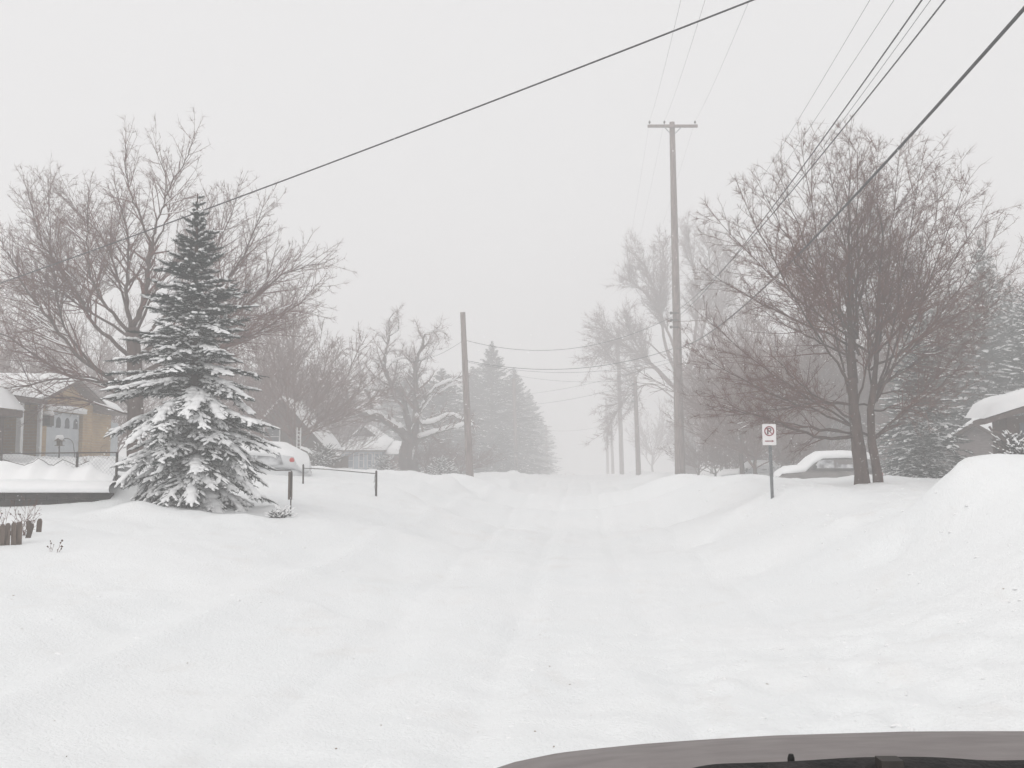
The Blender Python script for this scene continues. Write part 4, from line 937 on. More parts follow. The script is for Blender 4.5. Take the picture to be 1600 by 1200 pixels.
cp_tree(ev, 640, 70, 7.3, 3.3, 'dark evergreen directly behind the gnarled tree trunk', 1.0)
cp_tree(ev, 600, 84, 7.0, .6, 'pale evergreen rising behind the small pale blue house', .6)
cp_tree(ev, 553, 90, 7.4, .9, 'pale slim evergreen left of the gnarled tree beyond the houses', .5)
cp_tree(ev, 783, 72, 3.4, .4, 'low snowy evergreen shrub at the foot of the left row', .6)
# right dark evergreens
rx, ry, rz_ = ground(1443, 34)
rs = thing('evergreen_tree', 'snow-flecked dark spruce between the maple trunks and the grey garage', 'tree', (rx, ry, rz_-.2), 'dark evergreens on the right')
conifer(rs, (rx, ry, rz_-.2), 6.6, lambda t: max(.08, 1.6*(1-t)**.7*(1 if t > .15 else .75+t*1.7)), nb=280, seed=21, snow=.22, tw=.24, nr=.11, needles='needles', far=True, snow_size=1.15)
def cpr(px, D, h, rz, label, wv, dz=-.2): x, y, z = ground(px, D); return copy_tree(rs, label, (x, y, z+dz), rz, (wv, wv, h/6.6), 'dark evergreens on the right')
cpr(1545, 47, 11.2, 1.0, 'tall dark evergreen behind the grey garage', 1.6)
cpr(1500, 52, 10.4, 3.0, 'tall dark evergreen seen through the right side of the maple', 1.6)
cpr(1625, 44, 9.0, 4.2, 'dark evergreen at the right frame edge behind the corner house', 1.7)
cpr(1590, 50, 9.8, 0.4, 'dark evergreen just left of the one at the right frame edge', 1.5)
cpr(1425, 50, 7.2, 2.2, 'dark evergreen behind the right maple trunk', 1.3)
cpr(1470, 58, 10.2, 1.7, 'broad dark evergreen showing through the maple crown right of its trunks', 2.1)
cpr(1560, 56, 12.2, 5.2, 'broadest dark evergreen above the corner house roof', 2.2)
cpr(1498, 50, 8.8, 2.9, 'dark evergreen rising just left of the corner house eave', 1.5)
cpr(1655, 40, 9.5, 1.1, 'dark evergreen cut by the right frame edge above the roof snow', 1.8)
cpr(1445, 31, 2.0, 2.9, 'low snow-speckled evergreen at the foot of the dark spruce', .62, -.1)
# shrubs by the corner house
def shrub(label, px, D, h, w_, seed, m='needles', snow=.4):
    x, y, z = ground(px, D); o = thing('shrub', label, 'shrub', (x, y, z), 'shrubs by the houses')
    conifer(o, (x, y, z-.1), h, lambda t: w_*(1-t**2)**.5*.9+.05, nb=90, seed=seed, snow=snow, tw=.12, nr=.05, needles=m, far=True, droop=-.5, snow_size=.8, z0=.02)
shrub('evergreen shrub against the dark corner house wall', 1585, 26.5, 1.15, .7, 31, snow=.15)
shrub('snow-dusted shrub left of the corner house', 1560, 27, .6, .5, 32, snow=.4)
shrub('small twiggy shrub before the grey garage', 1535, 28, .45, .4, 33, snow=.5)
shrub('dark shrub directly under the corner house eave', 1592, 24, 1.0, .6, 41, snow=.25)
shrub('low dark shrub poking over the big snow pile', 1604, 22, .9, .6, 43, snow=.2)
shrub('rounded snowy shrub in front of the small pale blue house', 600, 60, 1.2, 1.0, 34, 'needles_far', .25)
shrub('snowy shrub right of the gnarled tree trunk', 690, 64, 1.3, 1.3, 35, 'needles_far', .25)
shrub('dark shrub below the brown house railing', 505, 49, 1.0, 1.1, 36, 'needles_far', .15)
weeds_later = True
shrub('tiny shrub poking from the snow beside the rusty gate post', 440, 19.6, .16, .22, 38, snow=.3)

def P3(pts, D, spread=0.0, dd=0.0):
    """pixel polyline -> world, drifting in depth by dd over its length"""
    n_ = len(pts); return [at(a_, b_, D+dd*(i/(n_-1))**1.0) for i, (a_, b_) in enumerate(pts)]
# left bare maple behind the spruce
D = 30
lx, ly, lz = ground(214, D)
lm = thing('bare_tree', 'large spreading bare tree rising behind the snowy spruce on the left', 'tree', (lx, ly, lz))
T = Tree(41, trop=(.02, .04, .03, .02, .01), gap=(.16, .075, .065, .07), lmin=.09, minr=.0044, wob=(.08, .13, .17, .2, .25), ang=(34, 38, 42, 45), maxl=4, frac=(.5, .6, .58, .55))
tk = P3([(214, 745), (212, 650), (210, 560), (207, 512)], D)
trunk(lm, tk, [.30, .235, .21, .19])
LM = [([(207, 512), (226, 470), (231, 425), (237, 388)], .13, .09, 0), ([(237, 388), (222, 345), (202, 295), (196, 225)], .06, .012, .6), ([(237, 388), (246, 345), (262, 300), (290, 250), (304, 212)], .055, .010, -1),
      ([(237, 388), (262, 340), (262, 290), (243, 235)], .045, .010, 1.5), ([(205, 515), (197, 460), (200, 405), (196, 350), (180, 290)], .11, .012, 2.0), ([(205, 520), (160, 470), (140, 420), (135, 350), (140, 300)], .09, .011, -1.5),
      ([(207, 560), (150, 510), (118, 455), (85, 405), (60, 370), (44, 300)], .10, .012, 1.0), ([(190, 600), (120, 555), (78, 500), (42, 455), (20, 410), (0, 375)], .11, .013, -.8), ([(150, 575), (100, 510), (85, 440), (78, 370), (75, 290)], .07, .010, 2.5),
      ([(208, 600), (120, 590), (60, 560), (0, 520), (-60, 500)], .08, .012, -2), ([(208, 640), (150, 592), (95, 592), (48, 600), (-10, 610)], .07, .012, -2.6), ([(210, 650), (130, 625), (60, 612), (30, 560)], .05, .01, -1.2),
      ([(210, 560), (280, 510), (340, 455), (380, 400), (410, 325)], .11, .011, 1.4), ([(210, 590), (300, 540), (380, 480), (440, 430), (508, 410)], .11, .011, 2.2), ([(210, 600), (320, 560), (400, 520), (460, 480), (500, 440)], .08, .011, 3.5),
      ([(209, 540), (270, 480), (320, 420), (352, 360), (372, 300)], .09, .010, 2.6), ([(208, 530), (250, 440), (300, 380), (330, 320)], .07, .010, 3.4), ([(207, 530), (130, 480), (60, 440), (0, 440)], .07, .01, 3), ([(207, 520), (180, 420), (150, 360), (100, 310)], .07, .01, 3.2)]
for pts, r0, r1, dd in LM: T.limb(P3(pts, D, dd=dd), r0*.68, r1*.8, gap=.12, frac=.44)
T.finish(lm, 'twig', 'bark', snow=.30, snow_lv=(0, 1), sep=True, spray=(36000, .06, .24, .0034, (1, 2, 3)))

# right big maple, two trunks
D = 25.5
mx_, my_, mz = ground(1347, D)
bm_ = thing('maple_tree', 'big bare maple with two trunks and a dense rounded crown on the right', 'tree', (mx_, my_, mz))
t1 = P3([(1348, 770), (1346, 735), (1340, 690), (1334, 640), (1332, 590)], D); t2 = P3([(1374, 775), (1371, 740), (1362, 690), (1360, 640), (1366, 600)], D, dd=-.3)
trunk(bm_, t1, [.21, .175, .16, .13, .11]); trunk(bm_, t2, [.135, .115, .10, .085, .075])
T = Tree(52, trop=(.03, .03, .02, .01, .0), gap=(.15, .085, .08, .08), lmin=.08, minr=.0040, wob=(.06, .12, .18, .24, .3), ang=(36, 44, 48, 50), maxl=4, frac=(.5, .6, .58, .55))
tips = [(1127, 350), (1165, 318), (1192, 300), (1222, 285), (1255, 245), (1290, 240), (1326, 225), (1340, 240), (1372, 238), (1405, 245), (1440, 255), (1475, 290), (1502, 300), (1532, 340), (1552, 372), (1575, 430), (1560, 470), (1512, 560), (1530, 510),
        (1115, 430), (1105, 500), (1100, 560), (1118, 620), (1135, 650), (1155, 640), (1500, 610), (1470, 640), (1185, 480), (1240, 400), (1300, 330), (1350, 320), (1420, 340), (1470, 420), (1210, 560), (1480, 520), (1160, 600), (1390, 400)]
rr9 = random.Random(3)
for i, (a_, b_) in enumerate(tips):
    f = (738-b_)/500; inner = i >= 27
    tr, rx_ = (t1, 0) if a_ < 1400 and i % 5 else (t2, 1)
    sy_ = 560+rr9.uniform(-40, 110) if f > .5 else 640+rr9.uniform(-30, 50)
    ox = (1333 if not rx_ else 1361)+(0 if f < .5 else rr9.uniform(-6, 10)); oy = sy_
    # start on trunk
    dd = rr9.uniform(-2.6, 2.6)*(1.3 if inner else .8)
    k = .42; mid1 = (ox+(a_-ox)*.30, oy+(b_-oy)*(.24 if f > .35 else .10)-4); mid2 = (ox+(a_-ox)*.66, oy+(b_-oy)*(.60 if f > .35 else .42))
    T.limb(P3([(ox, oy), mid1, mid2, (a_, b_)], D, dd=dd), .035 if f > .35 else .028, .0065, gap=.12, frac=.38, start=.22)
T.limb(P3([(1332, 592), (1328, 480), (1326, 370), (1328, 280)], D), .10, .012, gap=.26, frac=.33); T.limb(P3([(1366, 602), (1372, 500), (1378, 400), (1372, 300)], D, dd=.4), .07, .012, gap=.26, frac=.33)
T.limb(P3([(1340, 680), (1290, 686), (1245, 672), (1200, 655), (1150, 642), (1128, 636)], D, dd=-1.5), .05, .009, gap=.3, frac=.28)
T.limb(P3([(1362, 690), (1385, 672), (1412, 655), (1450, 640)], D, dd=.8), .035, .008, gap=.3, frac=.35)
T.finish(bm_, 'twig_brown', 'bark', snow=.10, snow_lv=(0, 1), seeds=240, seedr=.02, sep=True, spray=(62000, .06, .24, .0031, (1, 2, 3, 4)))

# gnarled old tree, left of the road
D = 70
gx_, gy_, gz_ = ground(638, D)
gn = thing('gnarled_tree', 'thick gnarled old tree with snow lying along its crooked limbs', 'tree', (gx_, gy_, gz_))
cvt = lambda pts: [(500+a_/4.2875, 480+b_/4.2875) for a_, b_ in pts]
trunk(gn, P3([(640, 748), (637, 725), (638, 705), (641, 690)], D), [.84, .66, .60, .56])
T = Tree(63, trop=(.0, .02, .02, .02, .02), gap=(.28, .12, .11, .12), minr=.0105, lmin=.14, wob=(.12, .26, .34, .38, .4), ang=(48, 52, 52, 50), maxl=4, frac=(.55, .55, .5, .5), step=(.4, .28, .2, .15, .12))
GL = [([(610, 920), (560, 850), (500, 800), (400, 735), (310, 712), (200, 662), (182, 600), (180, 560)], .30, .07, -1.5), ([(310, 715), (200, 735), (100, 782), (60, 812)], .11, .04, -2.2), ([(100, 780), (45, 720), (10, 655), (-30, 610)], .08, .025, -2.4),
      ([(350, 715), (330, 600), (290, 540), (240, 480), (130, 420), (103, 380), (120, 320), (180, 280), (260, 300)], .10, .02, 1.2), ([(620, 900), (575, 700), (560, 620), (520, 560), (450, 460), (428, 372), (450, 260), (466, 180), (460, 100), (490, 45)], .22, .02, 1.0),
      ([(430, 385), (370, 348)], .05, .02, .3), ([(450, 245), (405, 190), (355, 150)], .05, .015, -.5), ([(468, 190), (525, 145), (522, 60)], .04, .014, .6), ([(470, 545), (330, 550), (200, 535), (90, 545), (0, 590)], .10, .02, -1.6),
      ([(640, 900), (640, 720), (645, 560), (638, 430), (645, 360), (690, 250), (702, 185), (790, 150), (845, 185)], .24, .018, -1.0), ([(642, 372), (600, 330), (540, 292), (470, 300)], .06, .015, 1.2), ([(655, 360), (750, 305), (800, 235)], .06, .015, 1.0), ([(445, 420), (500, 360), (570, 342), (632, 385)], .04, .02, .4),
      ([(650, 880), (640, 740), (690, 782), (780, 762), (870, 722), (960, 755), (1010, 762)], .17, .05, -1.6), ([(640, 890), (730, 852), (830, 822), (970, 788), (1030, 800)], .15, .04, -2.4), ([(665, 700), (690, 640), (730, 580), (800, 520), (960, 458)], .10, .03, 1.8), ([(660, 720), (700, 670), (750, 610), (860, 530), (950, 500)], .07, .02, 2.6),
      ([(590, 900), (615, 830), (640, 770)], .09, .05, -.8), ([(440, 745), (490, 700), (545, 690), (560, 740)], .06, .03, .8)]
LS = []
for pts, r0, r1, dd in GL:
    out, rad = T.limb(P3(cvt(pts), D, dd=dd), r0*1.3, r1*1.1, gap=.34, frac=.36, start=.22)
    snowb = MB(); LS.append(snowb)
    n_ = len(out); dirs = np.gradient(out, axis=0); dirs /= np.linalg.norm(dirs, axis=1, keepdims=True)
    steep = np.abs(dirs[:, 2])
    i = 0
    while i < n_-2:
        if steep[i] < .86:
            j = i
            while j < n_-1 and steep[j] < .88: j += 1
            if j-i >= 3:
                seg = out[i:j]+np.outer(rad[i:j]*.62+.03, [0, 0, 1])-F0*.02; rs_ = (rad[i:j]*.8+.075)*np.clip((1.05-steep[i:j])*1.6, .3, 1); rs_ = rs_*np.array([rr9.uniform(.75, 1.2) for _ in rs_]); rs_[0] *= .4; rs_[-1] *= .4
                snowb.tube(seg, rs_, 8)
            i = j+1
        else: i += 1
T.finish(gn, 'twig', 'bark', snow=.62, snow_lv=(1, 2), sep=True, spray=(7000, .2, .6, .008, (1, 2, 3)))
for lo, sb_ in zip(T.limbs, LS):
    if sb_.n: sb_.build('snow', M['snow'], lo, smooth=True)
q = MB(); q.tube([at(644, 718, D-.6), at(646, 705, D-.6), at(648, 697, D-.55)], [.03, .09, .03], 6); q.build('trunk_snow', M['snow'], gn, smooth=True)

# generic background bare trees: two kinds, copied
def generic(root, loc, Ht, seed, spread=.33, dense=1.0, minr=.012, trunk_f=.25, nl=15, maxl=4, twigm='twig', up=.55, seg_gap=.22, rt=.015):
    r = random.Random(seed); X, Y, Zb = loc
    T = Tree(seed, trop=(.03, .06, .06, .05, .04), gap=(seg_gap/dense, .11/dense, .10/dense, .11), minr=minr, wob=(.07, .14, .2, .25, .3), ang=(32, 38, 42, 44), maxl=maxl, frac=(.5, .58, .55, .5), lmin=.2, step=(.6, .45, .35, .25, .2))
    hx = [(X, Y, Zb-.3)]+[(X+r.uniform(-.1, .1)*k*.3, Y+r.uniform(-.1, .1)*k*.3, Zb+Ht*trunk_f*k/4) for k in range(1, 5)]
    trunk(root, hx, [Ht*rt, Ht*rt*.85, Ht*rt*.75, Ht*rt*.7, Ht*rt*.62], sides=8)
    top = np.array(hx[-1])
    for i in range(nl):
        az = i*2.4+r.uniform(-.3, .3); el = math.acos(1-.92*((i+.5)/nl)*1.0) if nl > 1 else 0
        e = R(90)-el*up*1.5; Lr = Ht*(1-trunk_f)*(.95-.25*(el/1.5))*r.uniform(.85, 1.08)
        tip = top+np.array([math.cos(az)*math.cos(e)*Lr*spread/.33*.8, math.sin(az)*math.cos(e)*Lr*spread/.33*.8, math.sin(e)*Lr*.98])
        st = np.array(hx[2 if i % 3 == 2 else 4])
        mid = st+(tip-st)*.5+np.array([math.cos(az), math.sin(az), -.2])*Lr*.05
        T.limb([st, mid, tip], Ht*.0055, .012, gap=seg_gap/dense, frac=.42, start=.18)
    return T
x, y, z = ground(1160, 56)
gA = thing('bare_tree', 'upright bare tree just left of the big maple, above the parking sign', 'tree', (x, y, z), 'hazy bare trees behind the front yards')
generic(gA, (x, y, z), 10.6, 71, spread=.30, minr=.011, nl=13).finish(gA, 'twig', 'bark', snow=0, spray=(4500, .2, .5, .008, (1, 2, 3, 4)))
x, y, z = ground(1232, 66)
gB_ = thing('bare_tree', 'bare tree behind the left half of the big maple crown', 'tree', (x, y, z), 'hazy bare trees behind the front yards')
generic(gB_, (x, y, z), 10.4, 72, spread=.40, minr=.012, nl=14, trunk_f=.18).finish(gB_, 'twig', 'bark', snow=0, spray=(5000, .2, .5, .008, (1, 2, 3, 4)))
for i, (px_, D, h, rz, src, lb, wv) in enumerate([
        (1128, 62, 9.6, 1.1, 0, 'slender bare tree between the tall pole and the parking sign', .8), (1196, 66, 9.0, 2.3, 1, 'hazy bare tree directly above the parking sign', .9), (1112, 74, 8.6, 3.0, 0, 'hazy bare tree right behind the tall crossarm pole', .85),
        (1180, 44, 5.6, 4.4, 1, 'small bare tree right beside the parking sign, behind it', .7), (1272, 62, 8.6, .5, 0, 'bare tree behind the snow-buried minivan', .95), (1400, 66, 11.0, 1.9, 1, 'tall bare tree hazy behind the right maple trunk', 1.2),
        (1480, 70, 12.5, 5.1, 0, 'tall hazy bare tree behind the dark evergreens', 1.4), (1615, 62, 15.5, 2.7, 1, 'pale bare tree rising at the right frame edge', 1.5), (1135, 60, 9.0, 3.4, 0, 'bare tree filling the gap between the tall pole and the big maple', .9), (1175, 60, 11.6, 5.0, 0, 'tallest bare tree behind the left edge of the big maple crown', 1.3),
        (1225, 52, 9.6, .3, 1, 'bare tree whose crown merges into the maple above the parking sign', 1.3), (1290, 50, 10.0, 2.2, 0, 'bare tree right behind the middle of the big maple crown', 1.3), (1430, 54, 11.0, 4.1, 1, 'bare tree merging with the right side of the maple crown', 1.4), (1545, 60, 12.6, .9, 0, 'hazy bare tree above the corner house behind the evergreens', 1.4),
        (462, 41, 6.6, 1.9, 1, 'low branching bare tree right above the snowed-in wagon', .8), (400, 47, 8.8, .9, 1, 'dense brownish bare tree right behind the spruce', .95), (455, 50, 8.6, 2.8, 0, 'bare tree above the brown house, left of its gable', .95), (495, 66, 6.8, 4.0, 1, 'lower bare tree above the small pale house', .75),
        (350, 52, 9.6, 5.2, 0, 'bare tree hidden behind the upper part of the spruce', 1.0), (60, 52, 9.6, 1.6, 1, 'hazy bare tree behind the tan brick house roof', 1.15), (-20, 46, 8.8, 3.6, 0, 'hazy bare tree at the left frame edge', 1.15), (150, 58, 9.8, .2, 1, 'pale bare tree behind the garage gable', 1.1),
        (545, 78, 6.6, 1.2, 0, 'faint bare tree between the brown house and the gnarled tree', .7), (520, 58, 6.2, 5.5, 1, 'small dense bare tree beside the brown house gable', .6),
        (1092, 88, 7.0, 2.0, 0, 'small hazy bare tree at the foot of the tall pole', .7), (1020, 110, 9.5, .7, 0, 'very faint bare tree right of the short dark pole', .9), (1150, 84, 9.0, 4.9, 0, 'faint bare tree deep behind the parking sign', 1.0), (1215, 90, 10.5, 3.1, 1, 'faint bare tree deep behind the big maple', 1.2),
        (1335, 84, 11.0, 5.9, 0, 'faint bare tree behind the porch house', 1.2)]):
    s0 = gA if src == 0 else gB_; f_ = 1.25 if D < 60 else 1.45; D, h, wv = D*f_, h*f_, wv*f_; x, y, z = ground(px_, D); copy_tree(s0, lb, (x, y, z), rz, (wv, wv, h/(10.6 if src == 0 else 10.4)))
# leafless thicket under the background trees
for i, (px_, D, h, rz, lb) in enumerate([(1092, 70, 3.4, .3, 'low leafless thicket at the foot of the tall crossarm pole'), (1118, 70, 4.6, 1.9, 'low leafless thicket left of the buried white car'), (1150, 62, 3.8, 4.4, 'leafless thicket directly behind the buried white car'),
        (1200, 60, 4.0, 2.2, 'leafless thicket right behind the parking sign post'), (1240, 56, 3.8, 5.3, 'leafless thicket at the nose of the buried minivan'), (1275, 62, 4.6, .9, 'leafless thicket just above the buried minivan'),
        (1395, 58, 4.4, 3.1, 'leafless thicket right of the maple trunks'), (430, 62, 4.6, .5, 'dense leafless thicket above the snowed-in wagon'), (480, 72, 4.4, 3.9, 'leafless thicket between the brown and the pale blue house'), (20, 44, 3.4, 1.4, 'leafless thicket behind the roof at the left frame edge'),
        (180, 46, 4.0, 2.6, 'leafless thicket between the brick house wing and the spruce'), (720, 74, 3.6, 2.9, 'leafless thicket left of the leaning pole foot'), (665, 70, 3.6, 5.9, 'leafless thicket right behind the gnarled trunk')]):
    s0 = (gA, gB_)[i % 2]; x, y, z = ground(px_, D); copy_tree(s0, lb, (x, y, z-.25), rz, (.62, .62, h/(10.6 if i % 2 == 0 else 10.4)), 'leafless thickets')
# tall hazy tree beyond the crossarm pole, its twigs in soft rounded clouds
D = 105
x, y, z = ground(1072, D)
cl = thing('tall_bare_tree', 'tallest hazy tree with cloud-like twig clumps behind the crossarm pole', 'tree', (x, y, z))
trunk(cl, P3([(1076, 745), (1075, 700), (1070, 640), (1066, 600)], D), [1.0, .8, .62, .5])
T = Tree(81, trop=(.02, .04, .04, .03, .02), gap=(.5, .17, .14, .15), minr=.015, wob=(.07, .15, .22, .3, .35), ang=(34, 42, 46, 48), maxl=4, frac=(.5, .52, .5, .5), lmin=.3, step=(.7, .5, .36, .26, .2))
for pts, r0, dd in [([(1066, 600), (1040, 540), (1028, 470), (1010, 420), (990, 395)], .28, 2), ([(1066, 600), (1052, 540), (1030, 480), (1040, 420), (1036, 390)], .26, -2), ([(1060, 610), (1020, 570), (985, 545), (950, 520), (935, 505)], .22, 3), ([(1060, 615), (1010, 560), (985, 520), (975, 495)], .2, -3),
                    ([(1064, 615), (1020, 575), (985, 582), (955, 560), (944, 545)], .13, 1), ([(1064, 630), (1020, 600), (990, 612), (965, 640), (950, 668)], .10, 3), ([(1068, 600), (1085, 530), (1090, 460), (1080, 400), (1075, 372)], .28, 0), ([(1068, 600), (1095, 530), (1110, 460), (1108, 400), (1100, 368)], .26, 3), ([(1070, 600), (1110, 540), (1130, 480), (1140, 420), (1128, 385)], .24, -2),
                    ([(1028, 480), (1000, 450), (985, 440), (982, 425)], .13, -1), ([(1040, 560), (1000, 530), (950, 540), (930, 560)], .1, 3), ([(1072, 620), (1120, 590), (1150, 550), (1160, 500)], .2, 2), ([(1072, 640), (1110, 640), (1150, 620), (1170, 580)], .14, -2)]:
    T.limb(P3(pts, D, dd=dd), r0*.85, .04, gap=.22, start=.38, childL=4.0)
T.finish(cl, 'twig', 'bark', snow=0, spray=(26000, .25, .9, .013, (1, 2, 3)))

# dry weeds and brush in the left drift
def weeds(label, px_, D, n_, h, seed):
    r = random.Random(seed); x, y, z = ground(px_, D); o = thing('dry_weed', label, 'plant', (x, y, z), 'dry stems in the left drift')
    T = Tree(seed, trop=(.02,)*5, gap=(.09, .07, .06, .05), minr=.0022, wob=(.1, .2, .3, .3, .3), ang=(35, 40, 40, 40), maxl=2, frac=(.5,)*4, lmin=.03, step=(.06, .04, .03, .03, .03))
    for k in range(n_):
        a = r.uniform(0, 6.28); T.grow((x+r.uniform(-.1, .1), y, z-.05), norm((math.cos(a)*.5, math.sin(a)*.5, 1)), h*r.uniform(.6, 1.1), .004, 0)
    q = MB()
    for sg_ in T.segs:
        if sg_: q.prisms([s_[0] for s_ in sg_], [s_[1] for s_ in sg_], [s_[2] for s_ in sg_], [s_[3] for s_ in sg_], 3)
    q.build('stems', M['twig_brown'], o)
    q = MB(); V, Tt = octa(); tp = np.array(r.sample(T.tips, min(14, len(T.tips)))); ms = np.array([np.eye(3)*r.uniform(.008, .018) for _ in tp]); q.stamp(V, Tt, ms, tp); q.build('seed_heads', M['seed'], o, kind='stuff')
weeds('bushy dry stems behind the picket tops', 38, 14.8, 9, .55, 91)
weeds('dry stems at the far left above the picket tops', 8, 14.9, 6, .5, 92)
weeds('single small weed in the drift right of the pickets', 92, 13.6, 4, .22, 93)
weeds('twiggy stems between the garage and the fence', 150, 24.5, 8, .8, 94)

# ------------------------------------------------------------------ the bonnet of the photographer's car
hood = thing('car_hood', 'silver grey front of the photographer car along the bottom edge', 'car', (.75, 2.0, 0))
nu, nv = 60, 70
def hood_pt(u, v):
    """u 0..1 across, v 0..1 from windscreen to nose"""
    x = -.12+u*1.9; xc = (x-.83)/.95
    d0 = 2.55-.10*abs(xc)**3
    s_ = 1.95-v*2.10                   # metres behind the crest of the nose
    drop = float(np.interp(x, [-.12, -.072, 0, .11, .32, .64, .956, 1.27, 1.5, 1.78], [.105, .078, .058, .042, .028, .012, .003, .0, .02, .10]))
    z = 1.076+.2456*s_-(s_*s_/14.0 if s_ > 0 else s_*s_/.30)-drop
    if s_ > 1.0: z -= (s_-1.0)**2*.08
    return x, d0-s_, z
V = []
for j in range(nv+1):
    vv = 1-(1-j/nv)**1.5
    for i in range(nu+1): V.append(hood_pt(i/nu, vv))
V = np.array(V); idx = np.arange((nu+1)*(nv+1)).reshape(nv+1, nu+1)
Vw = V[:, 0:1]*RT+V[:, 1:2]*F0+V[:, 2:3]*ZU
q = MB(); q.add(Vw, Q=np.stack([idx[:-1, :-1], idx[:-1, 1:], idx[1:, 1:], idx[1:, :-1]], -1).reshape(-1, 4))
M['hood'] = mat('hood_paint', (0.20, 0.178, 0.174), (0.25, 0.225, 0.22), 9, 0.6, 0.05, 60, metallic=0, spec=.18)
q.build('hood', M['hood'], hood, smooth=True)
cw = [(1040, 1212), (1070, 1203), (1100, 1194), (1160, 1192), (1230, 1190), (1290, 1186), (1340, 1183), (1440, 1182), (1500, 1185), (1545, 1189), (1600, 1187), (1700, 1190), (1800, 1196)]
xs_ = np.linspace(1040, 1800, 60); ys_ = np.interp(xs_, [c_[0] for c_ in cw], [c_[1] for c_ in cw]); ys_ = np.convolve(np.pad(ys_, 2, mode='edge'), np.ones(5)/5, 'valid'); cw = list(zip(xs_, ys_))
V = []
for a_, b_ in cw:
    for dd_, dz_ in ((0, 0), (.02, -.0065), (.06, -.022), (.10, -.045), (.11, -.16), (-.02, -.006), (-.04, -.16)):
        p = at(a_, b_, .86); V.append((p+F0*dd_+ZU*dz_))
order = [6, 5, 0, 1, 2, 3, 4]; V = np.array(V).reshape(len(cw), 7, 3)[:, order].reshape(-1, 3); ix = np.arange(len(cw)*7).reshape(len(cw), 7)
M['dark_band'] = mat('dark_band_black', (0.012, 0.012, 0.012), (0.03, 0.026, 0.026), 30, 0.75, 0.3, 120)
q = MB(); q.add(V, Q=np.stack([ix[:-1, :-1], ix[1:, :-1], ix[1:, 1:], ix[:-1, 1:]], -1).reshape(-1, 4)); q.build('dark_band_ridge', M['dark_band'], hood, smooth=True)  # dark ridge added to form the dark band along the bottom edge
p = at(1236, 1184, .87); q = MB(); q.tube([p-ZU*.02, p, p+ZU*.003], [.0035, .003, .002], 8); q.build('band_nub', M['dark_band'], hood)  # nub added for the small bump on the dark band
p = at(1388, 1186, .845); q = MB(); q.box((-.009, -.01, -.03), (.009, .006, .001)); q.xf(p, YAW).build('band_box', M['dark_metal'], hood)  # box added for the rectangular mark in the dark band
def skirt(line, drop, back, nm, m):
    q = MB(); line = np.array(line); low = line.copy(); V = []
    for t in np.linspace(0, 1, 8):
        L_ = line-ZU*drop*t-F0*back*t*t; V.append(L_)
    n_ = len(line); V = np.vstack(V); idx = np.arange(8*n_).reshape(8, n_)
    q.add(V, Q=np.stack([idx[:-1, :-1], idx[:-1, 1:], idx[1:, 1:], idx[1:, :-1]], -1).reshape(-1, 4)); return q.build(nm, m, hood, smooth=True)
skirt(Vw[idx[-1]]-ZU*.002, .42, .05, 'front_panel', M['hood']); skirt(Vw[idx[:, 0]]-ZU*.002, .5, 0, 'fender', M['hood']); skirt(Vw[idx[:, -1]]-ZU*.002, .5, 0, 'fender', M['hood'])
for xx in (.12, 1.55):
    q = MB(); q.box((xx-.16, 2.36, .62), (xx+.16, 2.56, .78)); q.xf((0, 0, 0), YAW).build('headlight', M['glass_blue'], hood)
q = MB(); q.box((.4, 2.45, .58), (1.27, 2.575, .74)); q.xf((0, 0, 0), YAW).build('grille', M['dark_metal'], hood)
q = MB(); loft(q, [[(x_, y_+(-.12 if abs(x_-.83) > .8 else 0), z_) for y_, z_ in ((2.0, .3), (2.62, .32), (2.68, .45), (2.62, .56), (2.0, .56))] for x_ in np.linspace(-.08, 1.74, 9)]); q.xf((0, 0, 0), YAW).build('bumper', M['hood'], hood)
for xx in (.0, 1.5):
    q = MB(); q.tube([(xx, 1.75, .32), (xx+.02, 1.75, .32), (xx+.18, 1.75, .32), (xx+.2, 1.75, .32)], [.27, .32, .32, .27], 20); q.xf((0, 0, 0), YAW).build('wheel', M['tyre'], hood)

# ------------------------------------------------------------------ litter on the snow, flying snow
q = MB(); r = random.Random(17); V0, T0 = octa(); mats_ = []; ps = []
for k in range(34):
    px_ = r.uniform(0, 1600); py_ = 790+(r.random()**.7)*400; D = 1.7*1600/(py_-738)
    if D > 22: continue
    x, y = gxy(px_, D)
    if x > 4.2 or x < -8: continue
    z = hz(x, y); a = r.uniform(0, 6.28); s1, s2_, s3 = r.uniform(.005, .022), r.uniform(.003, .008), r.uniform(.002, .006)
    mats_.append([[math.cos(a)*s1, -math.sin(a)*s2_, 0], [math.sin(a)*s1, math.cos(a)*s2_, 0], [0, 0, s3]]); ps.append((x, y, z+.002))
q.stamp(V0, T0, mats_, ps); o = q.build('litter', M['litter']); o['kind'] = 'stuff'; o['label'] = 'small brown leaf and dirt crumbs scattered on the snow'
q = MB(); r = random.Random(29); bv, bt = [], []
for k_ in range(6):
    rr_ = random.Random(k_); V_, T_ = blob(k_+20, 6, 3); bv.append(V_); bt.append(T_)
groups_ = [([], []) for _ in range(6)]
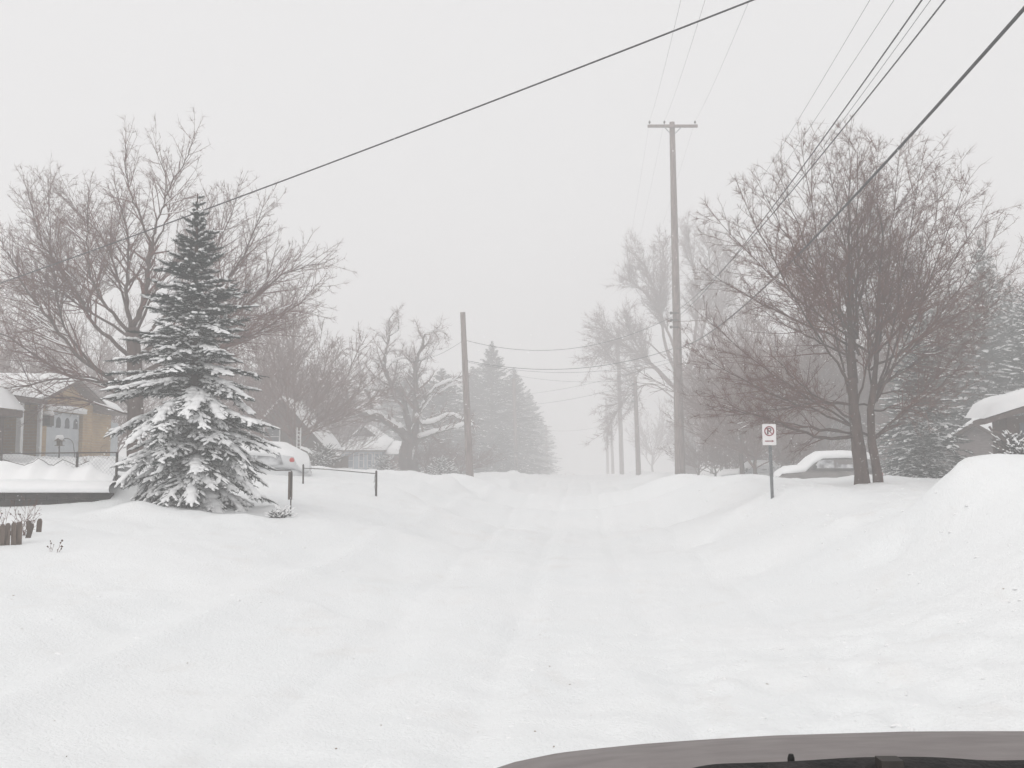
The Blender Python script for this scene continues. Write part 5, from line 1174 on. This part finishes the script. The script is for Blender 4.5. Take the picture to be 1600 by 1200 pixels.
for k in range(1500):
    z_ = r.random()
    if z_ < .38: X_, Y_ = 3.4+abs(r.gauss(0, 1.5)), 5+r.random()**.8*45; s0_ = r.uniform(.01, .04)
    elif z_ < .6: X_, Y_ = -3.5-abs(r.gauss(0, 1.2)), 8+r.random()**.8*45; s0_ = r.uniform(.01, .035)
    else: X_, Y_ = r.gauss(2.2, 2.6), 7.5+r.gauss(0, 2.8); s0_ = r.uniform(.006, .026)
    if Y_ < 3: continue
    a_ = r.uniform(0, 6.28); c_, n2 = math.cos(a_)*s0_, math.sin(a_)*s0_; e_ = r.uniform(.6, 1)
    g_ = groups_[k % 6]; g_[0].append([[c_*1.3, -n2*e_, 0], [n2*1.3, c_*e_, 0], [0, 0, s0_*r.uniform(.45, .8)]]); g_[1].append((X_, Y_))
for k in range(6):
    XY = np.array(groups_[k][1]); zz_ = H(XY[:, 0], XY[:, 1]); q.stamp(bv[k], bt[k], groups_[k][0], np.column_stack([XY, zz_-.006]))
o = q.build('snow_clods', M['snow'], smooth=True); o['kind'] = 'stuff'; o['label'] = 'small clods of ploughed snow on the road edges'
q = MB(); nf = 22000
Df = 8+42*rng.random(nf)**.8; fx = rng.uniform(-80, 1680, nf); fy = rng.uniform(0, 1000, nf)
pos = np.array([CAM]*nf)+RT*((fx-800)/1600*Df)[:, None]-UP*((fy-600)/1600*Df)[:, None]+FW*Df[:, None]
keep = pos[:, 2] > .3; pos = pos[keep]; sc = rng.uniform(.0028, .0062, len(pos))
V1 = np.array([(1, 0, -.7), (-.5, .87, -.7), (-.5, -.87, -.7), (0, 0, 1)]); T1 = np.array([(0, 2, 1), (0, 1, 3), (1, 2, 3), (2, 0, 3)])
st = np.zeros((len(pos), 3, 3)); st[:, 0, 0] = sc*1.6; st[:, 1, 1] = sc; st[:, 2, 2] = sc
q.stamp(V1, T1, st, pos); o = q.build('snow_flakes', M['snow']); o['kind'] = 'stuff'; o['label'] = 'wind-blown snowflakes in the air'

# ------------------------------------------------------------------ haze of blowing snow
q = MB(); q.box((-440, -440, -3), (440, 440, 24)); o = q.build('haze', None); o['kind'] = 'stuff'
hm = bpy.data.materials.new('haze'); hm.use_nodes = True; n = hm.node_tree; n.nodes.clear()
pv = n.nodes.new('ShaderNodeVolumePrincipled'); pv.inputs['Color'].default_value = (.992, .984, .982, 1); pv.inputs['Density'].default_value = HAZE; pv.inputs['Anisotropy'].default_value = 0.2
mo = n.nodes.new('ShaderNodeOutputMaterial'); n.links.new(pv.outputs[0], mo.inputs['Volume'])
o.data.materials[0] = hm
for o in bpy.data.objects:
    if '_o' in o: del o['_o']
print('TRIS', sum(len(o.data.loops)-2*len(o.data.polygons) for o in bpy.data.objects if o.type == 'MESH'))
